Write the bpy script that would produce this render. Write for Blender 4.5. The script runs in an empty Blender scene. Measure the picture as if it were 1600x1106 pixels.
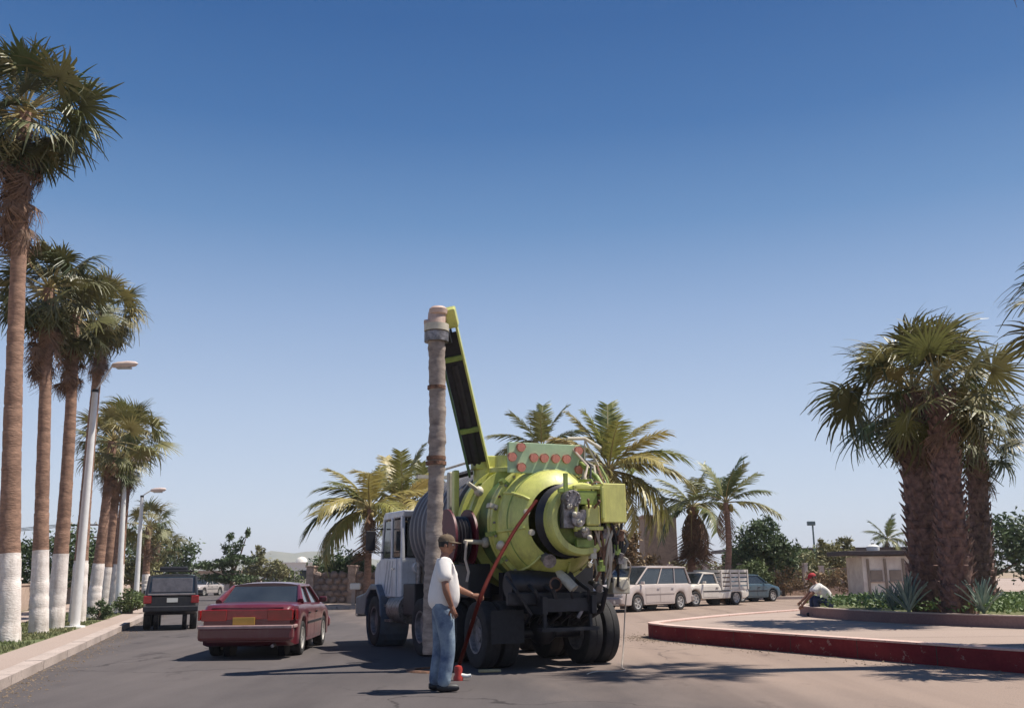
import bpy, math, random
from mathutils import Vector, Matrix, Euler
random.seed(7)
R = math.radians
S = bpy.context.scene
COL = S.collection
PI = math.pi

# ---------------------------------------------------------------- camera, sky, sun
CAM_H = 1.45
PITCH, ROLL, LENS = 12.95, -0.6, 33.75
cd = bpy.data.cameras.new('camera'); cam = bpy.data.objects.new('camera', cd); COL.objects.link(cam)
cd.sensor_width = 36; cd.lens = LENS; cd.clip_end = 9000; cd.clip_start = 0.1
CAMROT = Matrix.Rotation(R(90 + PITCH), 3, 'X') @ Matrix.Rotation(R(ROLL), 3, 'Z')
cam.location = (0, 0, CAM_H); cam.rotation_euler = CAMROT.to_euler()
S.camera = cam
SUN_EL, SUN_AZ = 62, 84            # elevation; azimuth clockwise from +Y
w = bpy.data.worlds.new('World'); S.world = w; w.use_nodes = True
nt = w.node_tree; bg = nt.nodes['Background']
sky = nt.nodes.new('ShaderNodeTexSky'); sky.sky_type = 'NISHITA'; sky.sun_disc = False
sky.sun_elevation = R(SUN_EL); sky.sun_rotation = R(SUN_AZ)
sky.air_density = 1.0; sky.dust_density = 0.6; sky.ozone_density = 2.0
# the same clear, slightly hazy sky all the way round: pale near the horizon, deep blue overhead
tcw = nt.nodes.new('ShaderNodeTexCoord'); sxw = nt.nodes.new('ShaderNodeSeparateXYZ'); rw = nt.nodes.new('ShaderNodeValToRGB'); mxw = nt.nodes.new('ShaderNodeMix'); mxw.data_type = 'RGBA'; mw = nt.nodes.new('ShaderNodeVectorMath'); mw.operation = 'SCALE'; mw.inputs[3].default_value = 10.0
nt.links.new(tcw.outputs['Generated'], sxw.inputs[0]); nt.links.new(sxw.outputs['Z'], rw.inputs[0]); nt.links.new(rw.outputs[0], mw.inputs[0])
stops = [(0.0, (.46, .52, .61)), (.06, (.42, .49, .60)), (.16, (.32, .405, .55)), (.26, (.20, .295, .47)), (.35, (.082, .185, .365)), (.44, (.022, .103, .275)), (.53, (.003, .066, .22)), (1.0, (.002, .038, .14))]
while len(rw.color_ramp.elements) < len(stops): rw.color_ramp.elements.new(0.5)
for e_, (p_, c_) in zip(rw.color_ramp.elements, stops): e_.position = p_; e_.color = (*c_, 1)
mxw.inputs[0].default_value = 0.85; nt.links.new(sky.outputs[0], mxw.inputs[6]); nt.links.new(mw.outputs[0], mxw.inputs[7])
nt.links.new(mxw.outputs[2], bg.inputs[0]); bg.inputs[1].default_value = 0.10
sd = bpy.data.lights.new('sun', 'SUN'); sun = bpy.data.objects.new('sun', sd); COL.objects.link(sun)
sd.energy = 5.0; sd.angle = R(0.5); sd.color = (1.0, 0.93, 0.82)
sdir = Vector((math.sin(R(SUN_AZ)) * math.cos(R(SUN_EL)), math.cos(R(SUN_AZ)) * math.cos(R(SUN_EL)), math.sin(R(SUN_EL))))
sun.rotation_euler = sdir.to_track_quat('Z', 'Y').to_euler()
S.view_settings.view_transform = 'Standard'; S.view_settings.look = 'None'
S.view_settings.exposure = 0.5; S.view_settings.gamma = 1.0

FPX = 1600 * LENS / 36
def ray(px, py):
    return CAMROT @ Vector(((px - 800) / FPX, (553 - py) / FPX, -1))
def at(px, py, Y):                   # the point of the pixel ray at distance Y
    d = ray(px, py); t = Y / d.y
    return Vector((d.x * t, Y, CAM_H + d.z * t))
def gr(px, Y, z=0.0):                # point at height z under a column of the picture
    d = ray(px, 900); return Vector((d.x / d.y * Y, Y, z))
def gnd(px, py, z=0.0):
    d = ray(px, py); t = (z - CAM_H) / d.z
    return Vector((d.x * t, d.y * t, z))

# ---------------------------------------------------------------- materials
MATS = {}
def mat(name, col, rough=0.7, metal=0.0, var=0.18, scale=6.0, bump=0.0, bscale=40.0, coat=0.0,
        col2=None, rnd=0.0, transl=0.0, spec=0.5, coord='Object', stretch=(1, 1, 1), hues=None, dirt=0.0, dirtc=(0.10, 0.075, 0.05), dscale=2.2):
    if name in MATS: return MATS[name]
    m = bpy.data.materials.new(name); m.use_nodes = True; MATS[name] = m
    t = m.node_tree; N = t.nodes; L = t.links
    b = N['Principled BSDF']; out = N['Material Output']
    b.inputs['Roughness'].default_value = rough; b.inputs['Metallic'].default_value = metal
    b.inputs['Coat Weight'].default_value = coat; b.inputs['Coat Roughness'].default_value = 0.08
    b.inputs['Specular IOR Level'].default_value = spec
    tc = N.new('ShaderNodeTexCoord'); mp = N.new('ShaderNodeMapping'); mp.inputs['Scale'].default_value = stretch
    L.new(tc.outputs[coord], mp.inputs[0])
    n = N.new('ShaderNodeTexNoise'); n.inputs['Scale'].default_value = scale; n.inputs['Detail'].default_value = 6
    n.inputs['Roughness'].default_value = 0.65
    L.new(mp.outputs[0], n.inputs['Vector'])
    cr = N.new('ShaderNodeValToRGB')
    c2 = col2 if col2 else tuple(c * (1 - 1.6 * var) for c in col)
    c1 = col if col2 else tuple(min(1, c * (1 + 1.0 * var)) for c in col)
    cr.color_ramp.elements[0].position = 0.32; cr.color_ramp.elements[1].position = 0.68
    cr.color_ramp.elements[0].color = (*c2, 1); cr.color_ramp.elements[1].color = (*c1, 1)
    L.new(n.outputs['Fac'], cr.inputs[0])
    last = cr.outputs[0]
    if rnd:
        oi = N.new('ShaderNodeObjectInfo')
        mr = N.new('ShaderNodeMapRange'); mr.inputs[3].default_value = 1 - rnd; mr.inputs[4].default_value = 1 + rnd
        L.new(oi.outputs['Random'], mr.inputs[0])
        hs = N.new('ShaderNodeHueSaturation'); L.new(mr.outputs[0], hs.inputs['Value']); L.new(last, hs.inputs['Color'])
        if hues:
            m2 = N.new('ShaderNodeMix'); m2.data_type = 'RGBA'
            fr = N.new('ShaderNodeMath'); fr.operation = 'MULTIPLY'; fr.inputs[1].default_value = 7.31
            f2 = N.new('ShaderNodeMath'); f2.operation = 'FRACT'; L.new(oi.outputs['Random'], fr.inputs[0]); L.new(fr.outputs[0], f2.inputs[0])
            L.new(f2.outputs[0], m2.inputs[0]); L.new(hs.outputs[0], m2.inputs[6]); m2.inputs[7].default_value = (*hues, 1)
            last = m2.outputs[2]
        else: last = hs.outputs[0]
    if dirt:        # grime: runs down the sides and patches
        mpd = N.new('ShaderNodeMapping'); mpd.inputs['Scale'].default_value = (3.2, 3.2, 0.55); L.new(tc.outputs[coord], mpd.inputs[0])
        nd = N.new('ShaderNodeTexNoise'); nd.inputs['Scale'].default_value = dscale; nd.inputs['Detail'].default_value = 9; nd.inputs['Roughness'].default_value = 0.72; L.new(mpd.outputs[0], nd.inputs['Vector'])
        rd = N.new('ShaderNodeMapRange'); rd.inputs[1].default_value = 0.48; rd.inputs[2].default_value = 0.74; rd.inputs[4].default_value = dirt; L.new(nd.outputs['Fac'], rd.inputs[0])
        ns = N.new('ShaderNodeTexNoise'); ns.inputs['Scale'].default_value = 38; ns.inputs['Detail'].default_value = 3; L.new(tc.outputs[coord], ns.inputs['Vector'])
        rs = N.new('ShaderNodeMapRange'); rs.inputs[1].default_value = 0.66; rs.inputs[2].default_value = 0.72; rs.inputs[4].default_value = dirt; L.new(ns.outputs['Fac'], rs.inputs[0])
        mxx = N.new('ShaderNodeMath'); mxx.operation = 'MAXIMUM'; L.new(rd.outputs[0], mxx.inputs[0]); L.new(rs.outputs[0], mxx.inputs[1])
        md_ = N.new('ShaderNodeMix'); md_.data_type = 'RGBA'; L.new(mxx.outputs[0], md_.inputs[0]); L.new(last, md_.inputs[6]); md_.inputs[7].default_value = (*dirtc, 1); last = md_.outputs[2]
        rr_ = N.new('ShaderNodeMapRange'); rr_.inputs[3].default_value = rough; rr_.inputs[4].default_value = 0.85; L.new(mxx.outputs[0], rr_.inputs[0]); L.new(rr_.outputs[0], b.inputs['Roughness'])
    L.new(last, b.inputs['Base Color'])
    if bump:
        n2 = N.new('ShaderNodeTexNoise'); n2.inputs['Scale'].default_value = bscale; n2.inputs['Detail'].default_value = 5
        L.new(mp.outputs[0], n2.inputs['Vector'])
        bp = N.new('ShaderNodeBump'); bp.inputs['Strength'].default_value = bump; bp.inputs['Distance'].default_value = 0.02
        L.new(n2.outputs['Fac'], bp.inputs['Height']); L.new(bp.outputs[0], b.inputs['Normal'])
    if transl:
        tr = N.new('ShaderNodeBsdfTranslucent'); L.new(last, tr.inputs[0])
        mx = N.new('ShaderNodeMixShader'); mx.inputs[0].default_value = transl
        L.new(b.outputs[0], mx.inputs[1]); L.new(tr.outputs[0], mx.inputs[2]); L.new(mx.outputs[0], out.inputs[0])
    return m

LIME = mat('lime_paint', (0.62, 0.62, 0.17), 0.42, var=0.10, scale=3, coat=0.25, bump=0.06, bscale=9, col2=(0.44, 0.46, 0.11), dirt=0.5)
DGREEN = mat('dark_green_paint_and_shade', (0.075, 0.145, 0.06), 0.45, var=0.15, coat=0.2)
LIMED = mat('worn_green_paint', (0.24, 0.32, 0.07), 0.5, var=0.2, scale=5, bump=0.08, dirt=0.6)
YEL = mat('yellow_cabinet_paint', (0.66, 0.64, 0.20), 0.5, var=0.08, scale=4, dirt=0.3)
PALEG = mat('pale_green_panel', (0.38, 0.52, 0.32), 0.5, var=0.1, scale=4)
BLACK = mat('black_metal', (0.014, 0.014, 0.019), 0.55, var=0.3, scale=6)
BLACKG = mat('greasy_black', (0.012, 0.012, 0.018), 0.5, var=0.4, scale=9)
RUBBER = mat('tyre_rubber', (0.022, 0.021, 0.023), 0.85, var=0.25, scale=12, bump=0.2)
GREYTANK = mat('grey_tank_paint', (0.17, 0.165, 0.185), 0.55, metal=0.0, scale=3, stretch=(1, 1, 0.2), col2=(0.10, 0.095, 0.105))
CREAM = mat('cream_metal', (0.55, 0.50, 0.40), 0.5, var=0.15)
HOSE = mat('dusty_hose', (0.38, 0.315, 0.27), 0.85, var=0.25, scale=4, stretch=(1, 1, 2.5), col2=(0.16, 0.125, 0.11), bump=0.4, bscale=25)
HOSE2 = mat('light_hose', (0.50, 0.42, 0.35), 0.8, var=0.15, scale=5)
STEEL = mat('dirty_steel', (0.24, 0.22, 0.22), 0.45, metal=0.6, var=0.4, scale=12, bump=0.3)
RUST = mat('rusty_steel', (0.20, 0.10, 0.06), 0.8, var=0.45, scale=14, bump=0.3)
REDP = mat('red_plastic', (0.35, 0.03, 0.02), 0.45, var=0.12)
REDHOSE = mat('red_hose', (0.06, 0.007, 0.005), 0.8, spec=0.1, var=0.15, scale=3)
MAROONR = mat('maroon_reel', (0.10, 0.008, 0.018), 0.5)
LAMPR = mat('red_lamp_lens', (0.55, 0.20, 0.14), 0.25, var=0.15, scale=20)
WHITE = mat('white_paint', (0.68, 0.68, 0.67), 0.45, var=0.08, scale=2)
WCAB = mat('white_truck_paint', (0.62, 0.63, 0.66), 0.35, var=0.12, scale=2, coat=0.2, dirt=0.45, dirtc=(0.22, 0.17, 0.13))
BLUEG = mat('blue_grey_fender', (0.09, 0.115, 0.155), 0.4, var=0.15, coat=0.2, dirt=0.5)
GLASS = mat('dark_glass', (0.03, 0.036, 0.042), 0.06, var=0.2, scale=2, spec=0.9)
CHROME = mat('chrome', (0.6, 0.6, 0.62), 0.2, metal=0.9, var=0.1)
ALLOY = mat('alloy_rim', (0.52, 0.50, 0.48), 0.4, metal=0.35, var=0.15, scale=15)
RIMD = mat('steel_rim', (0.22, 0.21, 0.22), 0.5, metal=0.4, var=0.3, scale=10)

class MB:
    def __init__(s): s.v = []; s.f = []; s.mi = []
    def add(s, vs, fs, mi=0):
        o = len(s.v); s.v += [Vector(v) for v in vs]
        for f in fs: s.f.append([i + o for i in f]); s.mi.append(mi)
        return s
    def box(s, c, d, rot=None, mi=0, taper=(1, 1)):
        hx, hy, hz = d[0] / 2, d[1] / 2, d[2] / 2
        M = rot if rot else Matrix.Identity(3); c = Vector(c)
        vs = []
        for z in (-1, 1):
            tx, ty = (taper if z > 0 else (1, 1))
            for x, y in ((-1, -1), (1, -1), (1, 1), (-1, 1)):
                vs.append(c + M @ Vector((x * hx * tx, y * hy * ty, z * hz)))
        return s.add(vs, [(3, 2, 1, 0), (4, 5, 6, 7), (0, 1, 5, 4), (1, 2, 6, 5), (2, 3, 7, 6), (3, 0, 4, 7)], mi)
    def cyl(s, p0, p1, r0, r1=None, n=12, mi=0, caps=True):
        return s.tube([p0, p1], [r0, r0 if r1 is None else r1], n, mi, caps)
    def tube(s, pts, r, n=8, mi=0, caps=True):
        pts = [Vector(p) for p in pts]
        if not isinstance(r, (list, tuple)): r = [r] * len(pts)
        vs = []; up = Vector((0, 0, 1)); prev = None
        for i, p in enumerate(pts):
            a = pts[max(0, i - 1)]; b = pts[min(len(pts) - 1, i + 1)]; d = (b - a)
            d = d.normalized() if d.length > 1e-9 else up
            if prev is None:
                u = d.cross(Vector((1, 0, 0)) if abs(d.x) < 0.9 else Vector((0, 1, 0))).normalized()
            else:
                u = (prev - d * prev.dot(d)).normalized()
            prev = u; v = d.cross(u)
            for k in range(n):
                a_ = 2 * PI * k / n
                vs.append(p + (u * math.cos(a_) + v * math.sin(a_)) * r[i])
        fs = []
        for i in range(len(pts) - 1):
            for k in range(n):
                fs.append((i * n + k, i * n + (k + 1) % n, (i + 1) * n + (k + 1) % n, (i + 1) * n + k))
        if caps:
            fs.append(tuple(range(n - 1, -1, -1))); m = (len(pts) - 1) * n; fs.append(tuple(range(m, m + n)))
        return s.add(vs, fs, mi)
    def lathe(s, prof, c=(0, 0, 0), axis=(0, 0, 1), n=24, mi=0, caps=False):
        d = Vector(axis).normalized(); c = Vector(c)
        u = d.cross(Vector((1, 0, 0)) if abs(d.x) < 0.9 else Vector((0, 1, 0))).normalized(); v = d.cross(u)
        vs = []
        for r, h in prof:
            for k in range(n):
                a = 2 * PI * k / n; vs.append(c + d * h + (u * math.cos(a) + v * math.sin(a)) * r)
        fs = []
        for i in range(len(prof) - 1):
            for k in range(n):
                fs.append((i * n + k, i * n + (k + 1) % n, (i + 1) * n + (k + 1) % n, (i + 1) * n + k))
        if caps:
            fs.append(tuple(range(n - 1, -1, -1))); m = (len(prof) - 1) * n; fs.append(tuple(range(m, m + n)))
        return s.add(vs, fs, mi)
    def ball(s, c, r, n=10, mi=0):
        r = Vector(r) if not isinstance(r, (int, float)) else Vector((r, r, r)); c = Vector(c); vs = []; m = max(4, n // 2 + 1)
        for i in range(m + 1):
            t = PI * i / m
            for k in range(n):
                a = 2 * PI * k / n
                vs.append(c + Vector((r.x * math.sin(t) * math.cos(a), r.y * math.sin(t) * math.sin(a), r.z * math.cos(t))))
        fs = []
        for i in range(m):
            for k in range(n): fs.append((i * n + k, (i + 1) * n + k, (i + 1) * n + (k + 1) % n, i * n + (k + 1) % n))
        return s.add(vs, fs, mi)
    def mesh(s, name, mats, smooth=False):
        me = bpy.data.meshes.new(name); me.from_pydata([tuple(v) for v in s.v], [], s.f)
        if not isinstance(mats, (list, tuple)): mats = [mats]
        for m in mats: me.materials.append(m)
        for p, i in zip(me.polygons, s.mi): p.material_index = i; p.use_smooth = bool(smooth)
        me.update()
        if smooth == 'auto' or smooth is True:
            try: me.set_sharp_from_angle(angle=R(40))
            except Exception: pass
        return me
    def build(s, name, mats, parent=None, smooth=False, bevel=0, kind=None, label=None, loc=None):
        o = bpy.data.objects.new(name, s.mesh(name, mats, smooth)); COL.objects.link(o)
        if parent: o.parent = parent
        if loc is not None: o.location = loc
        if kind: o['kind'] = kind
        if label: o['label'] = label
        if bevel:
            b = o.modifiers.new('bevel', 'BEVEL'); b.width = bevel; b.segments = 2; b.limit_method = 'ANGLE'; b.angle_limit = R(35)
        return o
def inst(name, me, parent=None, M=None, kind=None):
    o = bpy.data.objects.new(name, me); COL.objects.link(o)
    if parent: o.parent = parent
    if M is not None: o.matrix_local = M
    if kind: o['kind'] = kind
    return o
def tag(o, label=None, cat=None, group=None, kind=None):
    if label: o['label'] = label
    if cat: o['category'] = cat
    if group: o['group'] = group
    if kind: o['kind'] = kind
    return o
def thing(name, label, cat, loc=(0, 0, 0), rz=0.0, group=None):
    o = bpy.data.objects.new(name, None); COL.objects.link(o); o.empty_display_size = 0.3
    o.location = loc; o.rotation_euler = (0, 0, rz); return tag(o, label, cat, group)
def RX(a): return Matrix.Rotation(a, 4, 'X')
def RY(a): return Matrix.Rotation(a, 4, 'Y')
def RZ(a): return Matrix.Rotation(a, 4, 'Z')
def T(*v): return Matrix.Translation(Vector(v if len(v) == 3 else v[0]))
rnd = random.uniform

# ================================================================ THE SETTING
def ground_mat(name, ca, cb, scale, bump, cr=None, big=0.05, chip=None):
    m = bpy.data.materials.new(name); m.use_nodes = True; t = m.node_tree; N = t.nodes; L = t.links
    b = N['Principled BSDF']; b.inputs['Roughness'].default_value = 0.9; b.inputs['Specular IOR Level'].default_value = 0.25
    tc = N.new('ShaderNodeTexCoord')
    n1 = N.new('ShaderNodeTexNoise'); n1.inputs['Scale'].default_value = big; n1.inputs['Detail'].default_value = 8; n1.inputs['Roughness'].default_value = 0.6
    mp = N.new('ShaderNodeMapping'); mp.inputs['Scale'].default_value = (1, 0.4, 1); mp.inputs['Rotation'].default_value = (0, 0, R(-16))
    L.new(tc.outputs['Object'], mp.inputs[0]); L.new(mp.outputs[0], n1.inputs['Vector'])
    n2 = N.new('ShaderNodeTexNoise'); n2.inputs['Scale'].default_value = scale; n2.inputs['Detail'].default_value = 4
    L.new(tc.outputs['Object'], n2.inputs['Vector'])
    r1 = N.new('ShaderNodeValToRGB'); r1.color_ramp.elements[0].position = 0.35; r1.color_ramp.elements[1].position = 0.65
    r1.color_ramp.elements[0].color = (*ca, 1); r1.color_ramp.elements[1].color = (*cb, 1); L.new(n1.outputs['Fac'], r1.inputs[0])
    last = r1.outputs[0]
    if cr:      # pale dust carried onto the asphalt on the lot side of the road
        sx = N.new('ShaderNodeSeparateXYZ'); L.new(tc.outputs['Object'], sx.inputs[0])
        md = N.new('ShaderNodeMath'); md.operation = 'MULTIPLY_ADD'; md.inputs[1].default_value = 0.288; L.new(sx.outputs['Y'], md.inputs[0]); L.new(sx.outputs['X'], md.inputs[2])
        ad = N.new('ShaderNodeMath'); ad.operation = 'MULTIPLY_ADD'; ad.inputs[1].default_value = 5.0; L.new(n1.outputs['Fac'], ad.inputs[0]); L.new(md.outputs[0], ad.inputs[2])
        mr = N.new('ShaderNodeMapRange'); mr.inputs[1].default_value = 6.2; mr.inputs[2].default_value = 10.5; L.new(ad.outputs[0], mr.inputs[0])
        mx = N.new('ShaderNodeMix'); mx.data_type = 'RGBA'; L.new(mr.outputs[0], mx.inputs[0]); L.new(last, mx.inputs[6]); mx.inputs[7].default_value = (*cr, 1)
        last = mx.outputs[2]
    if cr:
        def mul(fac_out, col):
            q = N.new('ShaderNodeMix'); q.data_type = 'RGBA'; q.blend_type = 'MULTIPLY'; L.new(fac_out, q.inputs[0]); L.new(last, q.inputs[6]); q.inputs[7].default_value = (*col, 1); return q.outputs[2]
        nw = N.new('ShaderNodeTexNoise'); nw.inputs['Scale'].default_value = 0.8; nw.inputs['Detail'].default_value = 6; L.new(tc.outputs['Object'], nw.inputs['Vector'])
        vm = N.new('ShaderNodeVectorMath'); vm.operation = 'MULTIPLY_ADD'; vm.inputs[1].default_value = (2.2, 2.2, 0); L.new(nw.outputs['Color'], vm.inputs[0]); L.new(tc.outputs['Object'], vm.inputs[2])
        vo = N.new('ShaderNodeTexVoronoi'); vo.feature = 'DISTANCE_TO_EDGE'; vo.inputs['Scale'].default_value = 0.22; L.new(vm.outputs[0], vo.inputs['Vector'])
        rc_ = N.new('ShaderNodeMapRange'); rc_.inputs[1].default_value = 0.002; rc_.inputs[2].default_value = 0.008; rc_.inputs[3].default_value = 0.75; rc_.inputs[4].default_value = 0.0; L.new(vo.outputs['Distance'], rc_.inputs[0])
        ng = N.new('ShaderNodeTexNoise'); ng.inputs['Scale'].default_value = 0.15; L.new(tc.outputs['Object'], ng.inputs['Vector'])
        rg_ = N.new('ShaderNodeMapRange'); rg_.inputs[1].default_value = 0.48; rg_.inputs[2].default_value = 0.56; L.new(ng.outputs['Fac'], rg_.inputs[0])
        mm = N.new('ShaderNodeMath'); mm.operation = 'MULTIPLY'; L.new(rc_.outputs[0], mm.inputs[0]); L.new(rg_.outputs[0], mm.inputs[1])
        last = mul(mm.outputs[0], (0.25, 0.24, 0.25))
        no = N.new('ShaderNodeTexNoise'); no.inputs['Scale'].default_value = 0.9; no.inputs['Detail'].default_value = 5; no.inputs['Roughness'].default_value = 0.7; L.new(mp.outputs[0], no.inputs['Vector'])
        ro = N.new('ShaderNodeMapRange'); ro.inputs[1].default_value = 0.60; ro.inputs[2].default_value = 0.72; ro.inputs[4].default_value = 0.6; L.new(no.outputs['Fac'], ro.inputs[0])
        last = mul(ro.outputs[0], (0.35, 0.33, 0.35))
        mq = N.new('ShaderNodeMapping'); mq.inputs['Rotation'].default_value = (0, 0, R(-16)); mq.inputs['Scale'].default_value = (1.3, 0.05, 1); L.new(tc.outputs['Object'], mq.inputs[0])
        nt_ = N.new('ShaderNodeTexNoise'); nt_.inputs['Scale'].default_value = 1.0; nt_.inputs['Detail'].default_value = 6; L.new(mq.outputs[0], nt_.inputs['Vector'])
        rt = N.new('ShaderNodeMapRange'); rt.inputs[1].default_value = 0.45; rt.inputs[2].default_value = 0.7; rt.inputs[4].default_value = 0.45; L.new(nt_.outputs['Fac'], rt.inputs[0])
        last = mul(rt.outputs[0], (0.55, 0.53, 0.55))
    if chip:        # paint worn off to the concrete, and road dirt
        nc = N.new('ShaderNodeTexNoise'); nc.inputs['Scale'].default_value = 5; nc.inputs['Detail'].default_value = 10; nc.inputs['Roughness'].default_value = 0.75; L.new(tc.outputs['Object'], nc.inputs['Vector'])
        for lo, hi, cc in ((0.60, 0.64, chip), (0.40, 0.30, (0.035, 0.028, 0.026))):
            rc2 = N.new('ShaderNodeMapRange'); rc2.inputs[1].default_value = lo; rc2.inputs[2].default_value = hi; rc2.inputs[4].default_value = 0.8; L.new(nc.outputs['Fac'], rc2.inputs[0])
            q = N.new('ShaderNodeMix'); q.data_type = 'RGBA'; L.new(rc2.outputs[0], q.inputs[0]); L.new(last, q.inputs[6]); q.inputs[7].default_value = (*cc, 1); last = q.outputs[2]
    r2 = N.new('ShaderNodeMapRange'); r2.inputs[3].default_value = 0.72; r2.inputs[4].default_value = 1.28; L.new(n2.outputs['Fac'], r2.inputs[0])
    hs = N.new('ShaderNodeHueSaturation'); L.new(last, hs.inputs['Color']); L.new(r2.outputs[0], hs.inputs['Value'])
    L.new(hs.outputs[0], b.inputs['Base Color'])
    bp = N.new('ShaderNodeBump'); bp.inputs['Strength'].default_value = bump; bp.inputs['Distance'].default_value = 0.01
    L.new(n2.outputs['Fac'], bp.inputs['Height']); L.new(bp.outputs[0], b.inputs['Normal'])
    return m
#
DIRT = ground_mat('sandy_ground', (0.24, 0.175, 0.12), (0.33, 0.25, 0.175), 6, 0.4)
ASPH = ground_mat('asphalt', (0.074, 0.065, 0.066), (0.112, 0.097, 0.096), 55, 0.7, (0.265, 0.20, 0.165), 0.35)
CONC = ground_mat('pavement_concrete', (0.30, 0.23, 0.195), (0.40, 0.32, 0.28), 30, 0.2)
KERBC = ground_mat('kerb_concrete', (0.34, 0.28, 0.25), (0.46, 0.38, 0.34), 25, 0.2, None, 1.6, (0.20, 0.16, 0.14))
REDK = ground_mat('red_kerb_paint', (0.14, 0.013, 0.02), (0.20, 0.028, 0.03), 18, 0.4, None, 2.2, (0.30, 0.20, 0.18))
PINKK = ground_mat('worn_red_paint', (0.54, 0.36, 0.31), (0.60, 0.45, 0.40), 18, 0.3, None, 0.9, (0.24, 0.06, 0.05))
GRASSM = ground_mat('verge_soil', (0.10, 0.12, 0.05), (0.17, 0.17, 0.085), 20, 0.5, None, 0.7)

def sheet(name, pts, z, m, z0=None, m2=None, kind='structure', parent=None):
    n = len(pts); mb = MB(); vs = [(p[0], p[1], z) for p in pts]; fs = [tuple(range(n))]; mb.add(vs, fs, 0)
    if z0 is not None:
        for i in range(n):
            a, b = pts[i], pts[(i + 1) % n]
            mb.add([(a[0], a[1], z0), (b[0], b[1], z0), (b[0], b[1], z), (a[0], a[1], z)], [(0, 1, 2, 3)], 1 if m2 else 0)
    o = mb.build(name, [m, m2] if m2 else m, parent); 
    if kind and not parent: o['kind'] = kind
    return o
JOINT = mat('joint_dirt', (0.05, 0.04, 0.035), 0.95)
sheet('ground', [(-3500, -200), (3500, -200), (3500, 5000), (-3500, 5000)], 0.0, DIRT)
KD = Vector((-0.277, 0.961, 0)); KN = Vector((-0.961, -0.277, 0))      # along the left kerb; away from the road
KA = Vector((-7.35, 15.0, 0))
def kp(Y, off=0.0):                   # point on the left kerb line at distance Y, off metres to its left
    return KA + KD * ((Y - 15) / 0.961) + KN * off
a, b = kp(-25), kp(600)
sheet('road', [(a.x, a.y), (90, -25), (90, 600), (b.x, b.y)], 0.004, ASPH)
def strip(name, o0, o1, z, m, Y0=-25, Y1=600, z0=None, m2=None, n=24):
    mb = MB(); ys = [Y0 + (Y1 - Y0) * (i / n) ** 2 for i in range(n + 1)]
    for i in range(n):
        p = [kp(ys[i], o0), kp(ys[i + 1], o0), kp(ys[i + 1], o1), kp(ys[i], o1)]
        mb.add([(q.x, q.y, z) for q in p], [(0, 1, 2, 3)])
        if z0 is not None:
            mb.add([(p[0].x, p[0].y, z0), (p[1].x, p[1].y, z0), (p[1].x, p[1].y, z), (p[0].x, p[0].y, z)], [(3, 2, 1, 0)])
            mb.add([(p[3].x, p[3].y, z0), (p[2].x, p[2].y, z0), (p[2].x, p[2].y, z), (p[3].x, p[3].y, z)], [(0, 1, 2, 3)])
    return mb.build(name, m, kind='structure')
# left kerb as cast blocks with open joints, then pavement and verge
kb = thing('kerb', None, None); kb['kind'] = 'structure'
for k in ('label', 'category'):
    if k in kb: del kb[k]
kerbme = MB().box((0, 0, 0.075), (0.3, 2.46, 0.15)).mesh('kerb_block', KERBC)
i = 0
t = -12.0
while t < 150:
    p = KA + KD * t + KN * 0.15
    L_ = 1 if t < 60 else 4
    o = inst('kerb_block', kerbme, kb, T(p.x, p.y, rnd(-0.004, 0.004)) @ RZ(math.atan2(-KD.x, KD.y) + rnd(-0.002, 0.002)) @ Matrix.Diagonal((1, L_, 1, 1)))
    t += 2.5 * L_
strip('pavement', 0.3, 1.05, 0.13, CONC, z0=0.0)
strip('verge', 1.05, 3.4, 0.125, GRASSM, z0=0.0)
strip('footpath', 3.4, 5.6, 0.135, CONC, z0=0.0)
strip('garden_soil', 5.6, 9.0, 0.12, GRASSM, z0=0.0)

# the block beyond the junction (raised pavement), corner near px 572
c0 = (gr(506, 45.6).x, 45.6); d0 = (c0[0] - 0.288 * 400, c0[1] + 400)
sheet('far_pavement', [c0, (gr(575, 46.0).x, 46.0), (2, 50.5), (14, 54.0), (30, 56.5), (75, 58), (75, 460), (d0[0] + 20, d0[1]), d0], 0.14, CONC, 0.0, KERBC)

# island with red kerb, raised bed
def smooth_poly(pts, it=2):
    for _ in range(it):
        q = []
        for i in range(len(pts)):
            a, b = Vector(pts[i]), Vector(pts[(i + 1) % len(pts)]); q += [tuple(a * 0.75 + b * 0.25), tuple(a * 0.25 + b * 0.75)]
        pts = q
    return pts
isl = smooth_poly([(3.1, 23.2), (3.28, 22.4), (3.45, 21.8), (5.2, 18.3), (8.2, 12.7), (16, 0), (36, 0), (36, 33), (11, 33), (5.8, 27.6), (3.2, 23.7)], 2)
island = sheet('island_pavement', isl, 0.30, CONC, 0.0, REDK)
def offset_poly(pts, d):
    n = len(pts); out = []
    for i in range(n):
        p0, p1, p2 = Vector(pts[i - 1]), Vector(pts[i]), Vector(pts[(i + 1) % n])
        t_ = (p2 - p0).normalized(); nn = Vector((t_.y, -t_.x)); out.append(tuple(p1 - nn * d))
    return out
def ring(name, outer, inner, z, z0, m, parent=None, kind='structure'):
    mb = MB(); n = len(outer)
    for i in range(n):
        j = (i + 1) % n; A, B, C, D = outer[i], outer[j], inner[j], inner[i]
        mb.add([(A[0], A[1], z), (B[0], B[1], z), (C[0], C[1], z), (D[0], D[1], z)], [(0, 1, 2, 3)])
        mb.add([(A[0], A[1], z0), (B[0], B[1], z0), (B[0], B[1], z), (A[0], A[1], z)], [(0, 1, 2, 3)])
        mb.add([(D[0], D[1], z0), (C[0], C[1], z0), (C[0], C[1], z), (D[0], D[1], z)], [(3, 2, 1, 0)])
    return mb.build(name, m, parent, kind=kind)
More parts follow.
